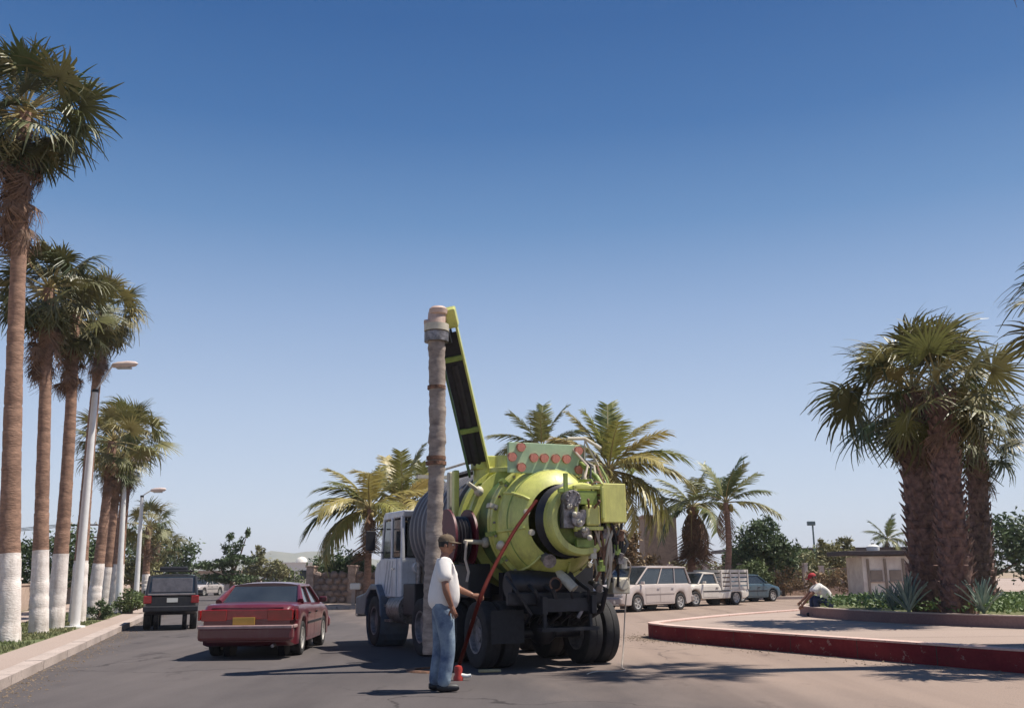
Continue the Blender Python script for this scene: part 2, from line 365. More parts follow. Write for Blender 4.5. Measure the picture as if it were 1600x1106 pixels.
def clipx(poly, y):
    xs = []; n = len(poly)
    for i in range(n):
        a_, b_ = poly[i], poly[(i + 1) % n]
        if (a_[1] > y) != (b_[1] > y): xs.append(a_[0] + (y - a_[1]) / (b_[1] - a_[1]) * (b_[0] - a_[0]))
    return min(xs), max(xs)
jm = MB()
for k in range(14):
    y_ = 3.0 + 2.1 * k
    if y_ > 31: break
    x0, x1 = clipx(isl, y_); jm.add([(x0 + .18, y_, .304), (x1 - .2, y_, .304), (x1 - .2, y_ + .02, .304), (x0 + .18, y_ + .02, .304)], [(0, 1, 2, 3)])
acc = 0.0
for i in range(len(isl)):                 # joints in the kerb face
    A_, B_ = Vector(isl[i]), Vector(isl[(i + 1) % len(isl)]); e_ = (B_ - A_); l_ = e_.length; e_ = e_ / l_; n_ = Vector((e_.y, -e_.x))
    while acc < l_:
        p_ = A_ + e_ * acc + n_ * 0.0155; q_ = p_ + e_ * 0.016
        if p_.y > 5: jm.add([(p_.x, p_.y, 0.006), (q_.x, q_.y, 0.006), (q_.x, q_.y, 0.304), (p_.x, p_.y, 0.304)], [(0, 1, 2, 3)])
        acc += 1.6
    acc -= l_
jm.build('pavement_joint', JOINT, kind='structure')
ring('island_kerb', offset_poly(isl, -0.012), offset_poly(isl, 0.10), 0.305, 0.0, REDK)
ring('island_kerb_cap', offset_poly(isl, -0.02), offset_poly(isl, 0.24), 0.335, 0.305, PINKK)
bed = smooth_poly([(7.6, 25.8), (8.9, 21.5), (12.0, 17.6), (20, 12), (34, 10), (34, 31), (14, 31), (8.2, 29)], 2)
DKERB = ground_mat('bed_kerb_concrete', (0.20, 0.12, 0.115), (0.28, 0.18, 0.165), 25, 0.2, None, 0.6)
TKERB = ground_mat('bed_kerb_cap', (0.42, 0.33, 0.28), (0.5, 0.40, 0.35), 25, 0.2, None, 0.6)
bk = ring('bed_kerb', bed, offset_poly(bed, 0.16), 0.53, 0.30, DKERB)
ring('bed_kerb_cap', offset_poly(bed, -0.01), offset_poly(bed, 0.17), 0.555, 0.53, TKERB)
sheet('bed_soil', offset_poly(bed, 0.1), 0.50, GRASSM)

# hills
def hills(name, Y, prof, m, depth=500):
    mb = MB(); n = 160; rows = 10; vs = []
    px0, px1 = prof[0][0], prof[-1][0]
    def top(px):
        for (a, ya), (b, yb) in zip(prof, prof[1:]):
            if a <= px <= b:
                t = (px - a) / (b - a); t = t * t * (3 - 2 * t); return ya + (yb - ya) * t
        return prof[-1][1]
    import mathutils.noise as mn
    for j in range(rows + 1):
        f = j / rows
        for i in range(n + 1):
            px = px0 + (px1 - px0) * i / n
            p = at(px, top(px), Y); h = max(0, p.z)
            yy = Y + depth * (f - 0.5)
            z = h * math.sin(PI * min(1, max(0, f))) ** 0.8 + 5 * mn.noise((px * 0.06, f * 6, 0)) * min(1, h / 20)
            vs.append((p.x * yy / Y, yy, -1 if j in (0, rows) else max(-0.5, z)))
    fs = [(j * (n + 1) + i, j * (n + 1) + i + 1, (j + 1) * (n + 1) + i + 1, (j + 1) * (n + 1) + i) for j in range(rows) for i in range(n)]
    mb.add(vs, fs); return mb.build(name, m, smooth='auto', kind='structure')
HILLM = mat('dry_hill_scrub', (0.20, 0.19, 0.12), 0.95, col2=(0.11, 0.125, 0.08), scale=0.02)
hills('hills', 2600, [(-700, 886), (-100, 880), (240, 886), (275, 880), (310, 884), (345, 876), (385, 872), (425, 859), (455, 864), (490, 861), (540, 868), (600, 874), (700, 880), (850, 884), (1000, 880), (1200, 882), (1450, 879), (1700, 884), (2200, 890)], HILLM)

# ================================================================ FOLIAGE BUILDERS
FANL = mat('fan_frond_green', (0.12, 0.135, 0.042), 0.5, var=0.2, scale=3, rnd=0.4, transl=0.2, col2=(0.05, 0.075, 0.022), hues=(0.24, 0.20, 0.08))
FANL2 = mat('fan_frond_deep_green', (0.075, 0.10, 0.035), 0.45, var=0.2, scale=3, rnd=0.45, transl=0.12, col2=(0.03, 0.055, 0.018), hues=(0.15, 0.13, 0.055))
FAND = mat('dead_frond', (0.19, 0.11, 0.07), 0.8, var=0.3, scale=4, rnd=0.35, transl=0.1)
PET = mat('petiole', (0.30, 0.24, 0.10), 0.6, var=0.2)
COCL = mat('coconut_frond_green', (0.24, 0.24, 0.06), 0.45, var=0.2, scale=2, rnd=0.35, transl=0.25, col2=(0.10, 0.14, 0.035), hues=(0.40, 0.32, 0.11))
COCL2 = mat('coconut_frond_dark', (0.09, 0.13, 0.045), 0.45, var=0.2, scale=2, rnd=0.35, transl=0.2, col2=(0.05, 0.085, 0.03), hues=(0.22, 0.21, 0.07))
TRUNKM = mat('palm_trunk_bark', (0.33, 0.195, 0.135), 0.9, scale=3, stretch=(1.5, 1.5, 5), bump=0.9, bscale=8, col2=(0.15, 0.085, 0.06))
BOOTM = mat('leaf_base_bark', (0.26, 0.15, 0.12), 0.9, var=0.35, scale=7, bump=0.5, rnd=0.0, col2=(0.05, 0.028, 0.026))
LIMEW = mat('lime_washed_bark', (0.78, 0.72, 0.68), 0.9, scale=2.2, stretch=(1.5, 1.5, 3), bump=0.6, bscale=12, col2=(0.60, 0.53, 0.49), dirt=0.55, dirtc=(0.20, 0.14, 0.10))

def fan_mesh(name, m, dead=False, seed=0, droop=0.5):
    rg = random.Random(seed); mb = MB(); Lp = 1.0 if not dead else 0.8
    # petiole, bent a little
    pts = [Vector((Lp * t, 0, 0.10 * math.sin(t * PI * 0.5) - 0.10 * t * t)) for t in (0, 0.33, 0.66, 1)]
    mb.tube(pts, [0.035, 0.022, 0.016, 0.012], 5, 1)
    hub = pts[-1]; n = 30; span = R(250 if not dead else 120)
    for i in range(n):
        a = -span / 2 + span * i / (n - 1) + rg.uniform(-0.03, 0.03)
        Ls = (0.95 - 0.28 * (abs(a) / (span / 2)) ** 2) * rg.uniform(0.68, 1.12)
        if rg.random() < 0.05: continue
        if dead: Ls *= 0.9
        d = Vector((math.cos(a), math.sin(a), 0)); sd_ = Vector((-math.sin(a), math.cos(a), 0))
        sp = span / (n - 1); rows = []
        dr = droop * rg.uniform(0.5, 2.1) * (1.6 if dead else 1)
        fold = 0.14 if not dead else 0.3
        for t, wf in ((0.0, 0.006), (0.42, 0.5), (0.68, 0.34), (0.86, 0.2), (1.0, 0.015)):
            ww = wf * sp * 0.42 * Ls * 1.12 if 0 < t < 1 else 0.006
            z = 0.10 * t - dr * max(0, t - 0.38) ** 1.7 - 0.25 * (abs(a) / PI) * t
            xs = 1 - 0.25 * dr * max(0, t - 0.5)
            c = hub + d * (Ls * t * xs) + Vector((0, 0, z * Ls))
            rows.append((c - sd_ * ww, c + Vector((0, 0, fold * ww)) * 1.0, c + sd_ * ww))
        vs = [p for r_ in rows for p in r_]; fs = []
        for k in range(4):
            for q in range(2): fs.append((k * 3 + q, k * 3 + q + 1, (k + 1) * 3 + q + 1, (k + 1) * 3 + q))
        mb.add(vs, fs, 0)
    return mb.mesh(name, [m, PET if not dead else m])
FANS = [fan_mesh('frond', FANL, False, s, 0.25 + 0.2 * s) for s in range(6)]
FANS2 = [fan_mesh('frond', FANL2, False, s + 9, 0.25 + 0.2 * s) for s in range(6)]
FANDEAD = [fan_mesh('dead_frond', FAND, True, s + 20, 0.6) for s in range(3)]

def coco_mesh(name, m, bend, seed, n=42, hang=0.5):
    rg = random.Random(seed); mb = MB(); Lr = 3.0; seg = 12; pts = []; p = Vector((0, 0, 0)); ang = 0.0; dirs = []
    for i in range(seg + 1):
        pts.append(p.copy()); t = i / seg; ang = -bend * (t ** 1.3); d = Vector((math.cos(ang), 0, math.sin(ang))); dirs.append(d); p = p + d * (Lr / seg)
    mb.tube(pts, [0.045 * (1 - 0.85 * i / seg) for i in range(seg + 1)], 5, 1)
    for i in range(n):
        t = 0.14 + 0.86 * (i + 0.5) / n; f = t * seg; k = min(seg - 1, int(f)); c = pts[k].lerp(pts[k + 1], f - k); d = dirs[k]
        up = Vector((-d.z, 0, d.x)); ll = (0.75 * math.sin(min(1, (t - 0.05) * 1.25) * PI * 0.86) ** 0.6 + 0.12)
        for sgn in (-1, 1):
            l = ll * rg.uniform(0.8, 1.1); s_ = Vector((0, sgn, 0)); dd = (s_ * 0.85 + d * rg.uniform(0.45, 0.7) + up * rg.uniform(0.0, 0.25)).normalized()
            wd = 0.046; hg = hang * rg.uniform(0.5, 1.4)
            rows = []
            for q, wf in ((0, 0.6), (0.4, 1.0), (0.75, 0.7), (1.0, 0.08)):
                cc = c + dd * (l * q) + Vector((0, 0, -1)) * hg * l * q * q
                rows.append((cc - d * wd * wf, cc + d * wd * wf))
            vs = [v for r_ in rows for v in r_]
            mb.add(vs, [(k2 * 2, k2 * 2 + 1, k2 * 2 + 3, k2 * 2 + 2) for k2 in range(3)], 0)
    return mb.mesh(name, [m, PET])
COCO = [coco_mesh('frond', COCL, 0.5 + 0.33 * s, s, 42, 0.35 + 0.12 * s) for s in range(4)]
COCO2 = [coco_mesh('frond', COCL2, 0.5 + 0.33 * s, s + 8, 42, 0.35 + 0.12 * s) for s in range(4)]
COCOD = [coco_mesh('dead_frond', FAND, 1.3, 31, 26, 1.0)]

def curve_pts(a, b, n, sag):
    a, b = Vector(a), Vector(b); o = []
    for i in range(n + 1):
        t = i / n; p = a.lerp(b, t); p += sag * math.sin(t * PI) ; o.append(p)
    return o

def trunk_part(root, base, top, r0, r1, paint=None, boots=False, rings=True, m=TRUNKM, seed=0, bow=None):
    rg = random.Random(seed); n = 26 if (top - base).length > 3 else 14
    bow = bow if bow is not None else Vector((rg.uniform(-0.12, 0.12), 0, 0))
    pts = curve_pts(base, top, n, bow); N = len(pts); H = top.z - base.z
    def rad(t): return r1 + (r0 - r1) * (1 - t) ** 2.2
    def seg(i0, i1, name, mm, grow=1.0):
        mb = MB(); pp = []; rr = []
        for i in range(i0, i1):
            a, b = pts[i], pts[i + 1]
            jq = rg.uniform(0.55, 0.8); am = rg.uniform(0.0, 0.05) if name != 'painted_base' else rg.uniform(0, 0.025)
            for q in ((0.0, 1.0), (jq, 1.012), (jq + 0.08, 1.0 - am)):
                t = (i + q[0]) / n; pp.append(a.lerp(b, q[0])); rr.append(rad(t) * q[1] * grow * rg.uniform(0.97, 1.03))
        pp.append(pts[i1]); rr.append(rad(i1 / n) * grow)
        mb.tube(pp, rr, 14); return mb.build(name, mm, root, smooth=True)
    k = 0
    if paint:
        k = max(1, int(round(n * paint / H))); seg(0, k, 'painted_base', LIMEW, 1.04)
    seg(k, n, 'trunk', m)
    if boots:
        mb = MB(); ga = 2.39996; i = 0; z = 0.15
        NB = int(H * (34 if boots is True else boots))
        for i in range(NB):
            t = (i + 0.5) / NB; f = t * n; j = min(n - 1, int(f)); c = pts[j].lerp(pts[j + 1], f - j); r_ = rad(t)
            a = i * ga + rg.uniform(-0.15, 0.15); d = Vector((math.cos(a), math.sin(a), 0)); s_ = Vector((-math.sin(a), math.cos(a), 0))
            up = Vector((0, 0, 1)); l = rg.uniform(0.16, 0.28) * (r_ / 0.4); wv = rg.uniform(0.06, 0.10) * (r_ / 0.4)
            b0 = c + d * (r_ * 0.93); tipd = (d * rg.uniform(0.55, 1.0) + up).normalized(); tp = b0 + tipd * l
            mb.add([b0 - s_ * wv, b0 + s_ * wv, b0 + up * 0.06 + d * 0.03, tp - s_ * wv * 0.35, tp + s_ * wv * 0.35, b0 - up * 0.05 + d * 0.05],
                   [(0, 5, 3), (5, 1, 4), (5, 4, 3), (0, 3, 2), (1, 2, 4), (2, 3, 4)])
        mb.build('leaf_bases', BOOTM, root, kind='stuff')
    return pts

def fan_palm(label, base, top, r0, r1, size, nlive=34, ndead=16, paint=None, boots=False, seed=0, group=None, set2=False, skirt=0.0, lo=-55, m=TRUNKM):
    rg = random.Random(seed * 13 + 5)
    root = thing('fan_palm', label, 'palm tree', base, 0, group)
    tl = top - base
    trunk_part(root, Vector((0, 0, -0.05)), tl, r0, r1, paint, boots, seed=seed, m=m)
    F = FANS2 if set2 else FANS
    for i in range(nlive):
        t = (i + 0.5) / nlive; el = R(82 - (82 - lo) * t ** 0.9 + rg.uniform(-9, 9)); az = i * 2.39996 + rg.uniform(-0.35, 0.35)
        s = size * rg.uniform(0.8, 1.12) * (0.85 + 0.2 * math.sin(t * PI))
        M = T(tl + Vector((0, 0, 0.12 - 0.22 * t))) @ RZ(az) @ RY(-el) @ RX(rg.uniform(-0.9, 0.9)) @ Matrix.Scale(s, 4)
        inst('frond', rg.choice(F), root, M)
    for i in range(ndead):
        t = i / max(1, ndead - 1); el = R(rg.uniform(-62, -86)); az = i * 2.39996 + rg.uniform(-0.4, 0.4); s = size * rg.uniform(0.65, 0.95)
        M = T(tl + Vector((0, 0, -0.15 - skirt * t))) @ RZ(az) @ RY(-el) @ RX(rg.uniform(-0.7, 0.7)) @ Matrix.Scale(s, 4)
        inst('dead_frond', rg.choice(FANDEAD), root, M)
    return root

def coco_palm(label, base, top, r0, r1, size, fronds, ndead=4, seed=0, group=None, dark=False, nuts=True):
    """fronds: list of (azimuth in degrees, elevation, mesh index, scale) or a count"""
    rg = random.Random(seed * 7 + 3)
    root = thing('coconut_palm', label, 'palm tree', base, 0, group); tl = top - base
    trunk_part(root, Vector((0, 0, -0.05)), tl, r0, r1, None, False, seed=seed, bow=Vector((rg.uniform(-.2, .2), 0, 0)))
    F = COCO2 if dark else COCO
    if isinstance(fronds, int):
        n = fronds; fr = []
        for i in range(n):
            t = (i + 0.5) / n; fr.append((math.degrees(i * 2.39996), 80 - 105 * t + rg.uniform(-8, 8), min(3, int(t * 4)), rg.uniform(0.85, 1.1)))
        fronds = fr
    for az, el, k, s in fronds:
        M = T(tl) @ RZ(R(az)) @ RY(-R(el)) @ RX(rg.uniform(-0.35, 0.35)) @ Matrix.Scale(s * size, 4)
        inst('frond', F[k], root, M)
    for i in range(ndead):
        M = T(tl + Vector((0, 0, -0.1))) @ RZ(i * 2.4 + 1) @ RY(R(rg.uniform(45, 80))) @ Matrix.Scale(size * rg.uniform(0.55, 0.8) * (1.35 if ndead > 12 else 1), 4)
        inst('dead_frond', COCOD[0], root, M)
    if nuts:
        me = MB().ball((0, 0, 0), (0.11, 0.11, 0.14), 8).mesh('coconut', mat('coconut_husk', (0.22, 0.17, 0.05), 0.6), True)
        for i in range(6):
            a = rg.uniform(0, 6.28); inst('coconut', me, root, T(tl + Vector((0.24 * math.cos(a), 0.24 * math.sin(a), -0.22 + rg.uniform(-.12, .05)))))
    return root

def leafy(blobs, n, leaf, seed=0, shell=0.6):
    rg = random.Random(seed); mb = MB(); tot = sum((b[1][0] * b[1][1] * b[1][2]) ** (2 / 3) for b in blobs)
    for c, r in blobs:
        m = int(n * (r[0] * r[1] * r[2]) ** (2 / 3) / tot)
        sub = [(Vector((rg.gauss(0, 1), rg.gauss(0, 1), rg.gauss(0, 1))).normalized() * rg.uniform(0.5, 0.95)) for _ in range(max(4, m // 40))]
        for i in range(m):
            s_ = rg.choice(sub); q = s_ + Vector((rg.gauss(0, 1), rg.gauss(0, 1), rg.gauss(0, 1))) * 0.16
            p = Vector(c) + Vector((q.x * r[0], q.y * r[1], q.z * r[2]))
            l = leaf * rg.uniform(0.6, 1.4); u = Vector((rg.gauss(0, 1), rg.gauss(0, 1), rg.gauss(0, 0.8))).normalized(); v = u.cross(Vector((rg.gauss(0, 1), rg.gauss(0, 1), rg.gauss(0, 1)))).normalized()
            mb.add([p - u * l, p + v * l * 0.38, p + u * l, p - v * l * 0.38], [(0, 1, 2, 3)])
    return mb
LEAFD = mat('leaf_dark_green', (0.075, 0.115, 0.045), 0.6, var=0.3, scale=1.5, transl=0.15)
LEAFM = mat('leaf_mid_green', (0.13, 0.17, 0.06), 0.6, var=0.3, scale=1.2, transl=0.15)
LEAFO = mat('leaf_olive', (0.21, 0.20, 0.09), 0.65, var=0.3, scale=1.2, transl=0.15)
LEAFB = mat('leaf_dry_brown', (0.26, 0.18, 0.10), 0.8, var=0.3, scale=1.5, transl=0.1)
BARK = mat('brown_bark', (0.18, 0.12, 0.085), 0.9, var=0.3, bump=0.4)
def tree(name, label, cat, base, blobs, n, leaf, m, trunk=None, group=None, seed=0):
    root = thing(name, label, cat, base, 0, group)
    h = max(c[2] for c, r in blobs)
    mb = MB(); tr = trunk or 0.12
    mb.tube([(0, 0, -0.05), (0.03, 0, h * 0.35), (0, 0.05, h * 0.7)], [tr, tr * 0.75, tr * 0.4], 8)
    for c, r in blobs:
        mb.tube([(0.02, 0, h * 0.3), tuple(Vector(c) * 0.6 + Vector((0, 0, h * 0.1))), c], [tr * 0.5, tr * 0.35, tr * 0.12], 6)
    mb.build('trunk' if name.endswith('tree') else 'stems', BARK, root, smooth=True)
    leafy(blobs, n, leaf, seed).build('crown' if name.endswith('tree') else 'foliage', m, root)
    return root
# ================================================================ PALMS AND TREES
def verge(px, off):                  # a spot on the verge: in the picture column px, off metres left of the kerb
    d = ray(px, 930); s = d.x / d.y
    # KA + KD*t + KN*off = (s*Y, Y)
    q = KA + KN * off; t = (s * q.y - q.x) / (KD.x - s * KD.y); p = q + KD * t
    return Vector((p.x, p.y, 0.12))
LG = 'fan palms in a row along the left kerb'
def left_palm(label, px, off, tx, ty, r0, r1, size, seed, nl=30, nd=14, paint=2.0, skirt=0.5, lo=-60):
    b_ = verge(px, off); t_ = at(tx, ty, b_.y)
    return fan_palm(label, b_, t_, r0, r1, size, nl, nd, paint, False, seed, LG, seed % 3 == 0, skirt, lo)
left_palm('tallest fan palm, nearest on the left, its crown filling the top left corner', 20, 1.75, 40, 178, 0.26, 0.17, 1.14, 3, 58, 56, 2.0, 2.4, -84)
left_palm('tall fan palm with white painted base at the left edge, second in the row', 66, 1.75, 76, 452, 0.24, 0.15, 0.94, 9, 50, 36, 2.0, 1.5, -80)
left_palm('fan palm with broad white painted base, third in the row from the left edge', 90, 1.7, 117, 492, 0.25, 0.15, 0.88, 6, 46, 34, 2.15, 1.4, -80)
left_palm('leaning fan palm just behind the nearest white lamp post', 124, 1.7, 162, 488, 0.26, 0.14, 0.90, 4, 44, 32, 2.0, 1.3, -80)
left_palm('slim fan palm fifth in the row, right of the nearest lamp post', 146, 1.7, 176, 690, 0.25, 0.15, 0.9, 5, 30, 18, 1.9, 0.9)
left_palm('fan palm with rusty trunk sixth in the row, behind the slim one', 161, 1.9, 184, 722, 0.25, 0.15, 0.84, 6, 30, 18, 1.9, 0.9)
left_palm('fan palm with widest crown over the second lamp post', 181, 1.6, 206, 680, 0.3, 0.17, 1.05, 7, 36, 18, 1.9, 1.2)
left_palm('shorter fan palm standing just behind the second lamp post', 229, 1.5, 233, 822, 0.26, 0.17, 0.95, 8, 26, 12, 1.7, 0.9, -50)
left_palm('farthest fan palm of the kerb row, beside the black jeep', 240, 1.5, 247, 850, 0.26, 0.17, 0.95, 9, 24, 10, 1.5, 0.9, -50)

def rp(px, Y, z=0.5): return gr(px, Y, z)
RG = 'stout fan palms in the raised bed'
b_ = rp(1450, 23.2); fan_palm('stout dark fan palm, left of the pair in the raised bed', b_, at(1424, 616, 23.2), 0.42, 0.36, 1.28, 32, 18, None, 40, 11, RG, True, 0.4, -66, BOOTM)
b_ = rp(1493, 21.8); fan_palm('stout fan palm with sunlit leaf bases, right of the pair in the raised bed', b_, at(1468, 608, 21.8), 0.37, 0.29, 1.08, 28, 10, None, 46, 12, RG, False, 0.3, -55, BOOTM)
b_ = rp(1536, 26.0); fan_palm('fan palm behind the sunlit one at the right edge of the bed', b_, at(1526, 680, 26.0), 0.30, 0.25, 0.9, 28, 12, None, 40, 13, RG, True, 0.6, -60, BOOTM)
b_ = Vector((9.25, 15.0, 0.3)); fan_palm('fan palm at the far right edge, its frond tips level with the bed palm crowns', b_, Vector((9.4, 15.0, 5.35)), 0.36, 0.28, 0.86, 26, 16, None, 34, 14, RG, True, 0.9, -60, BOOTM)

b_ = Vector((9.9, 15.9, 0.3)); fan_palm('very tall fan palm added beyond the right edge to shade the road', b_, Vector((9.9, 15.9, 14.2)), 0.36, 0.26, 1.05, 17, 6, None, False, 15, RG, True, 0.9, -60, BOOTM)  # palm put in out of view so its fronds shadow the road
CG = 'coconut palms beyond the junction'
def cb(px, Y): return gr(px, Y, 0.1)
# behind the truck cab
coco_palm('broad coconut palm behind the truck cab with yellowing fronds', cb(572, 47), at(578, 795, 47), 0.20, 0.15, 1.05,
          [(172, 30, 2, 1.0), (190, 12, 3, 1.15), (165, -8, 3, 1.2), (200, 45, 2, 0.9), (178, -25, 2, 1.1), (150, 50, 1, 0.9), (30, 60, 1, 0.85), (10, 40, 2, 1.0), (355, 15, 3, 1.0), (80, 70, 0, 0.8), (270, 55, 2, 1.0), (300, 20, 3, 1.0), (240, 25, 3, 1.1), (100, 30, 3, 1.0), (60, 20, 3, 1.0), (215, -12, 3, 1.05), (330, -20, 3, 1.0), (185, 62, 1, 0.9)], 5, 1, CG)
coco_palm('coconut palm partly hidden by the grey tank, right of the broad one', cb(622, 52), at(628, 785, 52), 0.19, 0.14, 1.0, 18, 4, 2, CG)
coco_palm('coconut palm peeping over the grey tank beside the hanging hose', cb(668, 56), at(662, 775, 56), 0.18, 0.14, 0.85, 16, 3, 3, CG, True)
# behind the green tank
coco_palm('coconut palm behind the arrow panel, only its crown in view', cb(846, 50), at(846, 702, 50), 0.20, 0.15, 1.12,
          [(180, 35, 1, 0.85), (170, 15, 2, 0.9), (190, 60, 0, 0.75), (20, 70, 0, 0.8), (90, 80, 0, 0.8), (0, 40, 1, 0.8), (350, 20, 2, 0.9), (270, 50, 1, 0.9), (240, 20, 2, 0.9), (130, 30, 2, 0.9), (60, 35, 2, 0.9), (300, 10, 2, 0.9)], 2, 4, CG, True)
coco_palm('large coconut palm right of the arrow panel with a fan of upright fronds', cb(975, 41), at(952, 735, 41), 0.21, 0.17, 1.0,
          [(178, 68, 0, 1.0), (185, 48, 1, 0.95), (95, 85, 0, 1.05), (10, 66, 1, 1.0), (5, 36, 2, 1.15), (355, 18, 2, 1.15), (350, 50, 1, 1.0), (200, 24, 2, 1.0), (160, 5, 3, 1.0), (10, -8, 3, 1.2), (0, -30, 2, 1.1), (345, -18, 3, 1.2), (300, 25, 2, 1.1), (275, 55, 1, 1.0), (250, 10, 3, 1.0), (215, -20, 3, 0.9), (60, 30, 2, 1.0), (120, 30, 2, 1.0), (320, -40, 2, 1.0), (290, -25, 3, 1.0), (190, 80, 0, 0.9)], 9, 5, CG)
coco_palm('shaggy coconut palm with a brown skirt behind the beige van', cb(1082, 49), at(1082, 792, 49), 0.22, 0.2, 0.92,
          [(175, 60, 1, 0.8), (180, 30, 2, 0.95), (165, 8, 3, 1.05), (200, 42, 1, 0.85), (30, 75, 0, 0.75), (0, 50, 1, 0.8), (350, 20, 2, 0.8), (270, 50, 1, 0.9), (240, 20, 2, 1.0), (120, 20, 2, 1.0), (60, 20, 2, 1.0), (300, 0, 3, 1.0), (195, -8, 3, 1.0)], 16, 6, CG, True)
coco_palm('slender coconut palm with one long frond reaching right, above the white pickup', cb(1128, 46), at(1134, 785, 46), 0.17, 0.13, 0.86,
          [(150, 72, 0, 0.85), (0, 78, 0, 0.9), (182, 48, 1, 0.85), (5, 50, 0, 0.85), (355, 5, 1, 1.0), (270, 60, 1, 0.8), (90, 60, 1, 0.8), (200, 25, 1, 0.8), (10, 32, 1, 0.9), (330, 70, 0, 0.8)], 2, 7, CG, True)
coco_palm('small distant palm over the low roof on the right', cb(1386, 75), at(1386, 842, 75), 0.14, 0.11, 0.6, 12, 1, 8, CG, True, False)

# bushes and trees
def tr(name, label, cat, px, Y, blobs, n, leaf, m, seed, z=0.12, tr_=0.12, group=None):
    return tree(name, label, cat, gr(px, Y, z), blobs, n, leaf, m, tr_, group, seed)
tr('shrub', 'dense dark green shrub rising over the stone wall under the broad coconut palm', 'shrub', 530, 54, [((0, 0, 2.0), (1.6, 1.0, 0.9)), ((1.1, 0.2, 1.7), (1.0, 0.8, 0.8)), ((-1.1, 0, 1.6), (1.0, 0.8, 0.7))], 3500, 0.12, LEAFD, 1)
tr('feathery_tree', 'dark feathery tree with level boughs behind the red car', 'tree', 362, 66, [((0, 0, 3.4), (0.7, 0.6, 0.9)), ((0.3, 0, 2.5), (1.3, 1.0, 0.4)), ((-1.0, 0, 2.2), (1.4, 1.0, 0.35)), ((-0.3, 0, 1.4), (1.8, 1.2, 0.4)), ((0.9, 0, 4.2), (0.22, 0.22, 0.7)), ((-1.9, 0, 2.1), (0.7, 0.6, 0.16))], 4500, 0.12, LEAFD, 2, tr_=0.16)
tr('olive_tree', 'pale olive tree between the feathery tree and the white house', 'tree', 402, 84, [((0, 0, 2.3), (1.4, 1.0, 1.1)), ((1.6, 0, 2.0), (1.1, 1.0, 0.8)), ((0.2, 0, 3.2), (0.5, 0.5, 0.8))], 2500, 0.16, LEAFO, 3)
tr('shrub', 'mixed green shrub in front of the white house', 'shrub', 428, 86, [((0, 0, 1.2), (2.6, 1.0, 1.0)), ((-2.2, 0, 1.0), (1.6, 1.0, 0.8))], 2500, 0.15, LEAFM, 4)
tr('round_tree', 'dense round green tree right of the slender coconut palm', 'tree', 1192, 56, [((0, 0, 2.9), (1.5, 1.3, 1.3)), ((1.1, 0, 2.3), (1.1, 1.0, 1.1)), ((-1.0, 0.1, 2.0), (1.1, 1.0, 1.0)), ((0.3, 0, 3.9), (0.7, 0.7, 0.55))], 7000, 0.13, LEAFD, 5, tr_=0.15)
tr('shrub', 'olive and brown shrub between the round tree and the low roof', 'shrub', 1248, 60, [((0, 0, 1.4), (1.5, 1.0, 1.2)), ((1.4, 0, 1.1), (1.2, 1.0, 0.9))], 3000, 0.13, LEAFO, 6)
tr('leafy_tree', 'mid green tree left of the thin mast, in front of the low roof', 'tree', 1262, 66, [((0, 0, 1.9), (1.4, 1.0, 1.0)), ((1.3, 0, 1.5), (0.9, 1.0, 0.9))], 3000, 0.13, LEAFM, 7)
tr('leafy_tree', 'ragged olive tree right of the thin mast', 'tree', 1304, 64, [((0, 0, 2.2), (1.2, 1.0, 1.1)), ((0.7, 0, 2.8), (0.6, 0.6, 0.9)), ((-0.6, 0, 3.0), (0.4, 0.5, 0.6))], 3000, 0.13, LEAFO, 8)
tr('shrub', 'brown dry shrub behind the beige van and the yellow cabinet', 'shrub', 962, 46, [((0, 0, 1.6), (1.4, 1.0, 1.4)), ((0.3, 0, 2.6), (0.9, 0.8, 0.9)), ((1.5, 0, 1.3), (0.9, 0.8, 0.9))], 4500, 0.13, LEAFB, 9)
tr('hedge', 'clipped olive hedge behind the fence, above the parked van roofs', 'hedge', 1085, 57, [((x, 0, 1.25), (1.2, 0.6, 0.75)) for x in (-6, -4.4, -2.8, -1.2, 0.4, 2.0, 3.6)], 8000, 0.11, LEAFO, 10)
tr('shrub', 'low dry shrub at the foot of the fence right of the blue car', 'shrub', 1222, 55.5, [((x, 0, 0.8), (1.0, 0.5, 0.7)) for x in (-1, 0.4, 1.8, 3.2)], 3000, 0.1, LEAFB, 11)
tr('shrub', 'green shrub close behind the blue car', 'shrub', 1178, 53.8, [((0, 0, 1.2), (1.0, 0.6, 0.8))], 2500, 0.1, LEAFM, 12)
p_ = verge(104, 9.5)
tr('shrub', 'dark shrub seen between the second and third palm trunks', 'shrub', 100, 46, [((0, 0, 2.4), (1.7, 1.0, 1.4)), ((-2.2, 0, 1.9), (1.4, 1.0, 1.2))], 4000, 0.13, LEAFD, 13)
tr('shrub', 'grey green shrub behind the trunks left of the nearest lamp post', 'shrub', 138, 56, [((0, 0, 1.9), (2.4, 1.0, 1.0)), ((2.8, 0, 1.5), (1.6, 1.0, 1.2))], 4000, 0.13, LEAFO, 14)
tr('shrub', 'dark green shrub near the foot of the second lamp post', 'shrub', 207, 39, [((0, 0, 0.45), (0.8, 0.5, 0.42)), ((0.8, 0.6, 0.4), (0.5, 0.5, 0.38))], 1800, 0.08, LEAFM, 15)
tr('shrub', 'small clipped shrub between the painted palm bases', 'shrub', 160, 33.5, [((0, 0, 0.3), (0.45, 0.35, 0.3))], 900, 0.06, LEAFD, 16)
tr('leafy_tree', 'bushy tree behind the farthest kerb palms', 'tree', 208, 78, [((0, 0, 3.0), (3.0, 1.5, 2.2)), ((3.4, 0, 2.6), (2.0, 1.3, 1.9)), ((-3.6, 0, 2.2), (2.4, 1.3, 1.6))], 6000, 0.2, LEAFD, 17, tr_=0.2)
